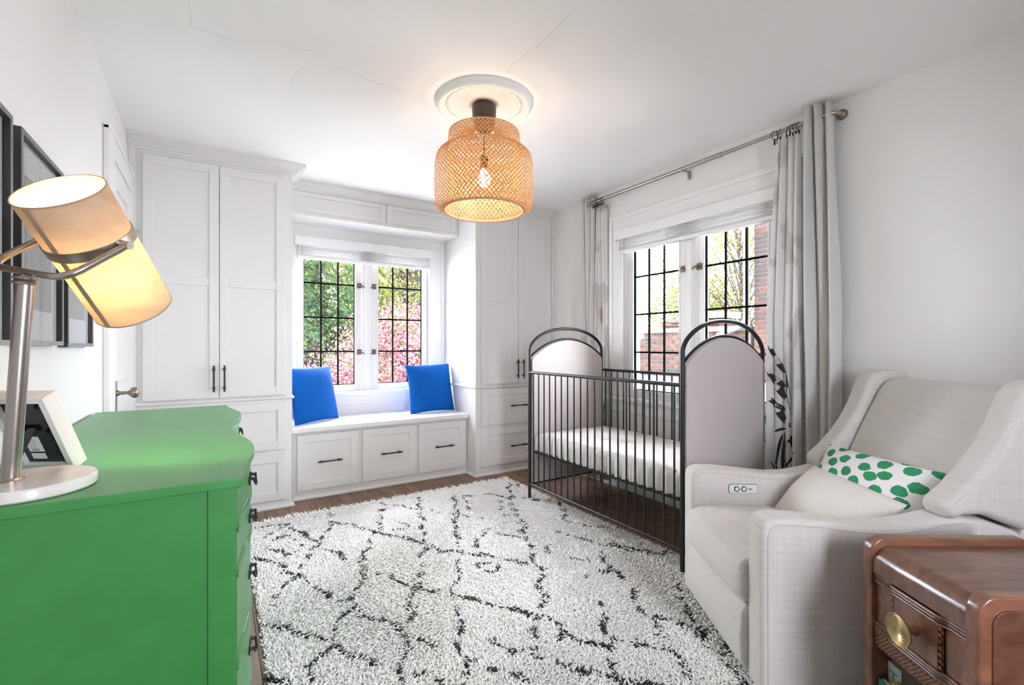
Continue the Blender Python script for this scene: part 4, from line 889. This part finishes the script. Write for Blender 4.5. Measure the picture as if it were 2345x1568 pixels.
def lattice(prof, n, turns, w, off=0, thick=.0012):
    """two families of helical strips over a surface of revolution"""
    ds = [0]
    for (r0, z0), (r1, z1) in zip(prof, prof[1:]): ds.append(ds[-1]+math.hypot(r1-r0, z1-z0))
    def at(t):
        d = t*ds[-1]
        for i in range(len(prof)-1):
            if d <= ds[i+1]+1e-9:
                k = (d-ds[i])/max(1e-9, ds[i+1]-ds[i]); return prof[i][0]+(prof[i+1][0]-prof[i][0])*k, prof[i][1]+(prof[i+1][1]-prof[i][1])*k
        return prof[-1]
    b = MB(); m = 26
    for fam in (1, -1):
        for i in range(n):
            vs = []
            for j in range(m):
                t = j/(m-1); r, z = at(t); th = 2*PI*(i/n+fam*turns*t)
                wob = .0008*math.sin(j*PI*.5+(0 if fam > 0 else PI))
                t2 = min(1, t+.004); r2, z2 = at(t2); th2 = 2*PI*(i/n+fam*turns*t2)
                P_ = Vector(((r+off+fam*.0006+wob)*math.cos(th), (r+off+fam*.0006+wob)*math.sin(th), z))
                tan = Vector((r2*math.cos(th2), r2*math.sin(th2), z2))-Vector((r*math.cos(th), r*math.sin(th), z))
                if tan.length < 1e-7: tan = Vector((-math.sin(th)*fam, math.cos(th)*fam, -1e-3))
                nr = Vector((math.cos(th), math.sin(th), 0)); sd = tan.cross(nr).normalized()*w/2
                vs += [P_-sd+LC2, P_+sd+LC2]
            b.add(vs, [(2*j, 2*j+1, 2*j+3, 2*j+2) for j in range(m-1)])
    return b
low = [(.196,2.282),(.222,2.274),(.248,2.258),(.263,2.235),(.270,2.20),(.273,2.14),(.274,2.07),(.272,2.01),(.266,1.975),(.252,1.953),(.232,1.946),(.220,1.947)]
upp = [(.192,2.372),(.196,2.36),(.199,2.33),(.199,2.275)]
inn = [(.218,1.948),(.212,1.97),(.205,2.05),(.199,2.15),(.197,2.275)]
stuff(lattice(low, 76, .24, .0045).build('lower_weave', 'bamboo', PD, recalc=False, smooth=180))
stuff(lattice(upp, 58, .075, .0048).build('upper_weave', 'bamboo', PD, recalc=False, smooth=180))
stuff(lattice(inn, 48, .20, .0045).build('inner_weave', 'bamboo', PD, recalc=False, smooth=180))
stuff(lattice([(.055,2.378),(.12,2.377),(.192,2.372)], 40, .10, .0045).build('top_weave', 'bamboo', PD, recalc=False, smooth=180))
for r, z, t in ((.192,2.372,.003),(.199,2.279,.003),(.236,1.9465,.0045),(.219,1.948,.004)):
    MB().tube([(LC2.x+r*math.cos(2*PI*i/64), LC2.y+r*math.sin(2*PI*i/64), z) for i in range(64)], t, 6, closed=True).build('rim', 'bamboo_rim', PD, smooth=60)

# ------------------------------------------------------------------ shag rug
RX0, RX1, RY0, RY1 = .163, 2.215, .50, 3.535
RUG = thing('shag_rug', ((RX0+RX1)/2, (RY0+RY1)/2, 0), 'ivory shag rug with broken charcoal diamond lines on the floor', 'rug')
MB().box(RX0+.01, RX1-.01, RY0+.01, RY1-.01, .0006, .010).build('backing', 'rugbase', RUG)
LINES = [[(0.71,3.51),(0.65,3.27),(0.57,3.08),(0.51,2.97),(0.45,2.82),(0.4,2.73),(0.34,2.61),(0.28,2.52),(0.2,2.4)],[(1.07,3.5),(1.0,3.27),(0.9,3.03),(0.8,2.86),(0.73,2.72),(0.68,2.55),(0.63,2.41),(0.57,2.29),(0.5,2.17),(0.47,2.11),(0.42,2.03),(0.38,1.97),(0.34,1.89),(0.3,1.81),(0.28,1.76)],[(1.34,3.44),(1.23,3.15),(1.13,2.83),(1.05,2.63),(0.96,2.42),(0.89,2.28),(0.83,2.18),(0.76,2.09),(0.74,2.0),(0.69,1.91),(0.63,1.79),(0.58,1.67),(0.54,1.59)],[(1.59,3.38),(1.49,3.09),(1.3,2.72),(1.19,2.43),(1.11,2.28),(1.03,2.15),(0.95,2.01),(0.9,1.87),(0.84,1.73),(0.81,1.66),(0.78,1.57),(0.75,1.49),(0.73,1.46)],[(2.13,3.41),(1.97,3.11),(1.86,2.95),(1.75,2.63),(1.62,2.36),(1.51,2.14),(1.45,1.99),(1.36,1.86),(1.29,1.74),(1.18,1.64),(1.12,1.6),(1.08,1.53),(1.03,1.47)],[(0.21,3.44),(0.32,3.43),(0.39,3.44),(0.44,3.29),(0.47,3.14),(0.51,2.97),(0.57,2.84),(0.6,2.72),(0.65,2.59),(0.69,2.49),(0.73,2.42),(0.76,2.34),(0.8,2.25),(0.83,2.18),(0.9,2.1)],[(0.66,3.32),(0.74,3.19),(0.81,3.06),(0.85,2.98),(0.9,2.91),(0.96,2.81),(1.02,2.71),(1.05,2.64),(1.1,2.53),(1.14,2.46),(1.18,2.42),(1.23,2.36),(1.3,2.29),(1.37,2.19),(1.44,2.09)],[(1.13,3.37),(1.2,3.29),(1.28,3.18),(1.37,3.04),(1.43,2.96),(1.5,2.87),(1.55,2.79)],[(1.52,2.53),(1.56,2.45),(1.61,2.36)],[(0.18,2.97),(0.26,2.88),(0.3,2.79),(0.34,2.66),(0.39,2.52),(0.41,2.46),(0.44,2.37),(0.47,2.29),(0.52,2.22),(0.54,2.15),(0.57,2.08),(0.61,1.98),(0.64,1.92),(0.67,1.85),(0.69,1.79),(0.73,1.72)],[(0.78,1.59),(0.8,1.57),(0.86,1.49),(0.89,1.44),(0.92,1.36)],[(0.19,2.22),(0.26,2.13),(0.33,2.05),(0.38,1.98),(0.42,1.91),(0.44,1.86),(0.47,1.78),(0.48,1.74)],[(0.95,2.02),(0.98,1.96),(1.04,1.9),(1.07,1.86),(1.1,1.79),(1.14,1.73),(1.18,1.64)],[(1.66,3.29),(1.82,3.25),(1.91,3.16),(1.95,3.09),(2.04,2.98),(2.12,2.88)],[(0.39,3.44),(0.32,3.29),(0.24,3.22)],[(0.43,3.11),(0.4,3.18),(0.34,3.23),(0.31,3.15),(0.27,3.06),(0.33,2.94),(0.36,2.9),(0.44,3.0)],[(1.04,3.04),(1.08,2.94),(1.05,2.91),(0.97,2.93)],[(1.24,2.36),(1.31,2.44),(1.44,2.6),(1.49,2.6)],[(1.24,2.24),(1.18,2.23),(1.18,2.15),(1.23,2.13),(1.27,2.12),(1.28,2.19),(1.24,2.24)],[(1.64,3.27),(1.54,3.02)],[(1.85,3.08),(1.76,2.88)],[(0.16,1.9),(0.19,1.86),(0.21,1.81)],[(1.03,1.47),(0.99,1.49),(0.95,1.55),(0.92,1.63)],[(2.24,3.39),(2.14,3.22)],[(1.47,2.89),(1.5,2.87)],[(1.65,2.64),(1.7,2.59)],[(1.67,2.79),(1.71,2.78)],[(1.99,3.02),(2.11,2.92),(2.19,2.77),(2.08,2.59),(2.0,2.44),(2.04,2.38),(2.11,2.29),(2.23,2.16)],[(1.81,2.35),(1.87,2.24),(1.93,2.12)],[(1.99,2.04),(2.05,1.94),(2.12,1.85)],[(1.86,2.0),(1.79,1.84),(1.74,1.7)],[(1.67,2.21),(1.59,2.15),(1.63,2.1)],[(1.67,1.99),(1.72,1.93),(1.74,2.0)],[(1.54,2.18),(1.49,2.13)],[(1.45,2.01),(1.47,1.97)],[(2.16,1.79),(2.21,1.74)],[(1.94,2.06),(2.03,1.89),(2.14,1.76)],[(1.69,1.6),(1.6,1.44),(1.54,1.28)],[(1.5,1.22),(1.48,1.14),(1.42,1.04)],[(1.17,1.48),(1.23,1.53)],[(1.41,1.93),(1.23,1.67),(1.23,1.53),(1.25,1.41),(1.29,1.32)],[(1.58,1.82),(1.78,1.81),(1.75,1.66)],[(1.35,1.38),(1.42,1.3),(1.48,1.2)],[(1.95,1.54),(1.92,1.48)],[(1.84,1.42),(1.73,1.28),(1.63,1.13)]]
seg = []
for l in LINES:
    for a, b in zip(l, l[1:]): seg.append((*a, *b))
# the lines go on where furniture hides them
for l in ([(1.0,1.5),(1.2,1.2),(1.45,.9),(1.7,.6)],[(.6,1.6),(.9,1.2),(1.1,.8),(1.2,.5)],[(1.6,1.4),(1.8,1.1),(2.1,.8)],[(.2,1.4),(.5,1.0),(.8,.6)],[(2.2,1.6),(1.9,1.3),(1.5,.9)],[(1.5,1.6),(1.2,1.2),(.8,.8),(.5,.5)]):
    for a, b in zip(l, l[1:]): seg.append((*a, *b))
seg = np.array(seg)
def line_dist(x, y):
    d = np.full(len(x), 9.)
    for x0, y0, x1, y1 in seg:
        dx, dy = x1-x0, y1-y0; L2 = dx*dx+dy*dy+1e-9
        t = np.clip(((x-x0)*dx+(y-y0)*dy)/L2, 0, 1); d = np.minimum(d, np.hypot(x-x0-t*dx, y-y0-t*dy))
    return d
def tufts(n, x, y, z, seedang, ln, wd, lift):
    """bent three-sided yarn tufts; returns vertices and faces"""
    th = seedang; c, s = np.cos(th), np.sin(th)
    V = np.zeros((n, 7, 3)); ang = np.array([0, 2.094, 4.189])
    for k in range(3):
        ox, oz = wd*np.cos(ang[k]), wd*np.sin(ang[k])*.8
        V[:, k, 0] = x-s*ox; V[:, k, 1] = y+c*ox; V[:, k, 2] = z+.002+np.abs(oz)*.5
        m = .55
        V[:, 3+k, 0] = x+c*ln*m*.55-s*ox*1.15; V[:, 3+k, 1] = y+s*ln*m*.55+c*ox*1.15; V[:, 3+k, 2] = z+ln*m*lift+oz
    V[:, 6, 0] = x+c*ln*.8; V[:, 6, 1] = y+s*ln*.8; V[:, 6, 2] = z+ln*lift*.75
    F = []
    for k in range(3):
        j = (k+1) % 3; F += [(k, j, 3+j), (k, 3+j, 3+k), (3+k, 3+j, 6)]
    return V.reshape(-1, 3), (np.array(F)[None]+np.arange(n)[:, None, None]*7).reshape(-1, 3)
def mesh_np(name, V, F, m, parent):
    me = bpy.data.meshes.new(name); me.vertices.add(len(V)); me.vertices.foreach_set('co', V.astype(np.float32).ravel())
    me.loops.add(len(F)*3); me.loops.foreach_set('vertex_index', F.astype(np.int32).ravel())
    me.polygons.add(len(F)); me.polygons.foreach_set('loop_start', np.arange(0, len(F)*3, 3, dtype=np.int32))
    me.update(calc_edges=True); me.validate(); me.polygons.foreach_set('use_smooth', np.ones(len(F), bool)); me.materials.append(M[m])
    o = bpy.data.objects.new(name, me); COL.objects.link(o); o.parent = parent; WM[o.name] = WM[parent.name].copy(); return o
sp = .0074; gx, gy = np.meshgrid(np.arange(RX0, RX1, sp), np.arange(RY0, RY1, sp)); gx, gy = gx.ravel(), gy.ravel(); n = len(gx)
gx = gx+rng.uniform(-.5, .5, n)*sp; gy = gy+rng.uniform(-.5, .5, n)*sp
base_ang = 1.2*np.sin(gx*5+1)+1.1*np.sin(gy*4.3+2*np.sin(gx*3)); ang = base_ang+rng.uniform(-1.9, 1.9, n)
ln = rng.uniform(.017, .030, n); wd = rng.uniform(.0032, .0047, n); lift = rng.uniform(.35, .75, n)
dl = line_dist(gx+.012*np.sin(gy*31)+.01*np.sin(gx*47), gy+.012*np.sin(gx*37))
brk = np.sin(gx*49+gy*37+2*np.sin(gy*5))+np.sin(gx*23-gy*63)*.8
dark = (dl < rng.uniform(.002, .0115, n)*(1+.3*brk)) & (rng.uniform(0, 1, n) < .85) & (brk > -1.0)
loc = np.array([(RX0+RX1)/2, (RY0+RY1)/2, 0])
for nm, msk, mm in (('ivory_pile', ~dark, 'ivory'), ('charcoal_pile', dark, 'charcoal')):
    k = msk.sum(); V, F = tufts(k, gx[msk], gy[msk], np.full(k, .008), ang[msk], ln[msk]*(1.1 if mm == 'charcoal' else 1), wd[msk], lift[msk])
    stuff(mesh_np(nm, V-loc, F, mm, RUG))
# fringe along the far end
k = 520; x = rng.uniform(RX0, RX1, k); V, F = tufts(k, x, np.full(k, RY1)+rng.uniform(-.01, .01, k), np.full(k, .008), rng.uniform(.5, 2.6, k), rng.uniform(.035, .075, k), rng.uniform(.004, .006, k), rng.uniform(.15, .5, k))
stuff(mesh_np('fringe', V-loc, F, 'ivory', RUG))

# ------------------------------------------------------------------ outside
gd = struct(box('ground', 'pale_ground', None, -30, 60, -30, 60, -3.6, -3.5))
def leaves(pts, size, m, parent, name='foliage'):
    n = len(pts); P_ = np.array(pts); a = rng.normal(size=(n, 3)); a /= np.linalg.norm(a, axis=1)[:, None]; b = np.cross(a, rng.normal(size=(n, 3))); b /= np.linalg.norm(b, axis=1)[:, None]
    s = (size*rng.uniform(.6, 1.3, n))[:, None]
    V = np.stack([P_-a*s, P_+b*s*.55, P_+a*s, P_-b*s*.55], 1).reshape(-1, 3); F = (np.array([(0,1,2),(0,2,3)])[None]+np.arange(n)[:, None, None]*4).reshape(-1, 3)
    loc = np.array(WM[parent.name].translation); return stuff(mesh_np(name, V-loc, F, m, parent))
def tree(name, label, base, h, cc, cr, ntip, nleaf, spread, size, mats, trunk_r, seed, cone=False):
    rr = random.Random(seed); o = thing(name, base, label, 'tree'); B0 = Vector(base); tips = []
    while len(tips) < ntip:
        p = Vector((rr.uniform(-1,1), rr.uniform(-1,1), rr.uniform(-1,1)))
        if cone:
            k = (1-(p.z+1)/2)*.95+.05
            if math.hypot(p.x, p.y) > k: continue
        elif p.length > 1 or p.length < .25: continue
        tips.append(Vector(cc)+Vector((p.x*cr[0], p.y*cr[1], p.z*cr[2])))
    top = Vector((cc[0], cc[1], cc[2]+cr[2]*(.9 if cone else .5)))
    tr = MB(); mid = B0.lerp(top, .5)+Vector((rr.uniform(-.15,.15), rr.uniform(-.15,.15), 0)); tp = [B0, B0.lerp(mid, .5), mid, mid.lerp(top, .5), top]
    tr.tube(tp, [trunk_r, trunk_r*.85, trunk_r*.7, trunk_r*.4, trunk_r*.1], 8); tr.build('trunk', 'bark', o, smooth=60)
    brn = MB()
    for t in tips[:int(ntip*.7)]:
        k = min(.97, max(.12, (t.z-(0 if cone else .5*cr[2])-B0.z)/(top.z-B0.z)))
        s_ = B0.lerp(mid, k/.5) if k < .5 else mid.lerp(top, (k-.5)/.5); m_ = s_.lerp(t, .55)+Vector((rr.uniform(-.1,.1), rr.uniform(-.1,.1), (-.1 if cone else .12)*cr[2]*.3))
        r_ = trunk_r*.22; brn.tube([s_, m_, t], [r_, r_*.6, r_*.2], 5)
    brn.build('branches', 'bark', o, smooth=60)
    tot = sum(w for _, w in mats); ti = np.array([tuple(t) for t in tips])
    for m, w in mats:
        k = int(nleaf*w/tot); c = ti[rng.integers(0, len(ti), k)]; leaves(c+rng.normal(size=(k, 3))*spread, size, m, o)
    return o
G = -3.5
tree('conifer', 'dark green conifer filling the left casement of the seat window', (2.55, 14.6, G), 12, (2.55, 14.6, 2.6), (2.9, 2.6, 6.0), 520, 42000, .17, .055, [('lf_pine', 1), ('lf_grn', .25)], .22, 3, cone=True)
tree('dogwood', 'pink flowering dogwood outside the right casement of the seat window', (3.35, 9.2, G), 5, (3.3, 9.2, .55), (1.5, 1.2, 1.5), 200, 17000, .16, .034, [('lf_pink', 1), ('lf_pale', .8), ('lf_grn', .25)], .09, 5)
tree('dogwood', 'low pink dogwood beneath the conifer outside the seat window', (1.9, 9.6, G), 4, (1.75, 9.6, -.1), (1.5, 1.1, 1.15), 170, 13000, .16, .034, [('lf_pink', 1), ('lf_pale', .7), ('lf_grn', .2)], .08, 6)
tree('maple', 'pale spring tree with brown trunk behind the pink dogwood', (5.75, 15.4, G), 10, (5.6, 15.2, 3.2), (2.3, 2.0, 3.4), 150, 12000, .35, .06, [('lf_grn', 1), ('lf_yel', 1)], .2, 7)
tree('maple', 'bare-branched light green tree between conifer and dogwood', (4.3, 17.5, G), 10, (4.3, 17.5, 3.4), (2.0, 2.0, 3.6), 120, 9000, .35, .06, [('lf_grn', 1.2), ('lf_yel', .8)], .16, 9)
tree('oak', 'yellow budding tree seen through the right casement behind the crib', (12.3, 7.4, G), 9, (12.1, 7.5, 3.0), (2.0, 2.0, 3.6), 130, 12500, .28, .046, [('lf_yel', 1), ('lf_grn', .2)], .11, 11)
tree('oak', 'green budding tree above the parapet in the left crib-window casement', (12.8, 9.1, G), 8, (12.6, 9.0, 1.6), (1.7, 1.6, 2.5), 120, 11000, .3, .045, [('lf_grn', 1), ('lf_yel', .5)], .10, 12)
tree('oak', 'faint distant tree at the far left above the brick parapet', (16.0, 15.2, G), 8, (16.0, 15.0, 1.5), (2.2, 2.2, 2.2), 90, 6000, .4, .05, [('lf_grn', .6), ('lf_yel', .6)], .10, 13)
tree('maple', 'dense pale green tree furthest back behind the seat window', (3.2, 23, G), 12, (3.2, 23, 3.0), (3.6, 2.5, 5.5), 160, 9000, .5, .15, [('lf_grn', 1), ('lf_yel', .6)], .2, 17)
tree('maple', 'dense yellow green tree at the far right outside the seat window', (9.2, 22, G), 12, (9.0, 22, 2.4), (3.4, 2.5, 4.6), 150, 8500, .5, .14, [('lf_yel', 1), ('lf_grn', .8)], .2, 18)
# overhead wires
for k, (p, q, lb_) in enumerate([((1.5,7.2,1.45),(4.6,8.8,3.0),'thin overhead wire slanting highest across the seat window'),((1.5,7.2,1.30),(4.6,8.8,2.72),'thin overhead wire slanting lowest across the seat window'),((9.5,3.0,2.25),(9.5,10.5,1.78),'thin overhead wire crossing both crib-window casements')]):
    p, q = Vector(p), Vector(q); tag(MB().tube([p.lerp(q, i/8)-Vector((0,0,.06*math.sin(PI*i/8))) for i in range(9)], .005, 5).build('overhead_wire', 'wire', smooth=60), lb_, 'wire')
# brick parapet and house corner opposite the crib window
BX = 7.3; bricks = {}
def brick_field(par, y0, y1, z0, z1, weights, seed, x=BX):
    rr = random.Random(seed); row = 0; z = z0
    while z < z1-.03:
        y = y0-(.105 if row % 2 else 0); 
        while y < y1-.02:
            a, b_ = max(y, y0), min(y+.2, y1)
            if b_-a > .03:
                m = rr.choices(('brick1','brick2','brick3','brick4'), weights(z))[0]; key = (round(b_-a, 3), m)
                if key not in bricks:
                    o = MB().box(0, .09, 0, b_-a, 0, .064).build('brick', m, par, bevel=.004, seg=1, local=True); bricks[key] = o.data
                else:
                    o = bpy.data.objects.new('brick', bricks[key]); COL.objects.link(o); o.parent = par
                o.location = Vector((x-rr.uniform(.008,.014), a, z))-WM[par.name].translation
            y += .2115
        z += .0755; row += 1
PW = thing('brick_parapet', (BX+.15, 5.6, G), 'low brick parapet wall with stone coping outside the crib window', 'brick wall')
MB().box(BX, BX+.3, 4.3, 7.6, G, 1.44).build('mortar_core', 'mortar', PW)
brick_field(PW, 4.32, 7.1, .62, 1.42, lambda z: (5, 3, 3, .7), 21)
MB().box(BX-.05, BX+.35, 4.3, 7.6, 1.44, 1.52).build('coping', 'stone', PW, bevel=.01)
HC = thing('brick_house_corner', (BX+.4, 3.5, G), 'tall dark brick house corner at the right of the crib window', 'brick wall')
MB().box(BX, BX+1.2, 2.6, 4.225, G, 4.2).build('mortar_core', 'mortar', HC)
brick_field(HC, 3.62, 4.23, .62, 3.42, lambda z: (5, 4, 1.5, .3) if z < 1.55 else (.6, 3, 5, 3), 22)
GT = thing('downspout', (BX-.1, 4.30, 1.2), 'pale green metal downspout running down beside the brick house corner', 'downspout')
MB().tube([(BX-.25,4.62,3.30),(BX-.16,4.42,3.24),(BX-.1,4.31,3.05),(BX-.1,4.30,1.75),(BX-.1,4.31,1.62),(BX-.12,4.40,1.50),(BX-.16,4.75,1.38),(BX-.16,4.80,1.2)], .045, 12).build('pipe', 'copper', GT, smooth=50)
MB().box(BX-.38, BX-.18, 4.2, 4.9, 3.25, 3.36).build('gutter', 'copper', GT, bevel=.02)
CH = thing('brick_chimney', (9.6, 7.3, G), 'stepped brick chimney top with green roof edge beyond the parapet', 'chimney')
MB().box(9.4, 9.9, 6.25, 7.72, G, 1.72).build('stack', 'brick2', CH)
for k in range(3): MB().box(9.37-.02*k, 9.93+.02*k, 6.22-.02*k, 7.75+.02*k, 1.60+.07*k, 1.645+.07*k).build('corbel', 'brick1', CH)
MB().box(9.3, 10.0, 6.1, 7.2, 1.81, 1.95).build('roof_edge', 'copper', CH)
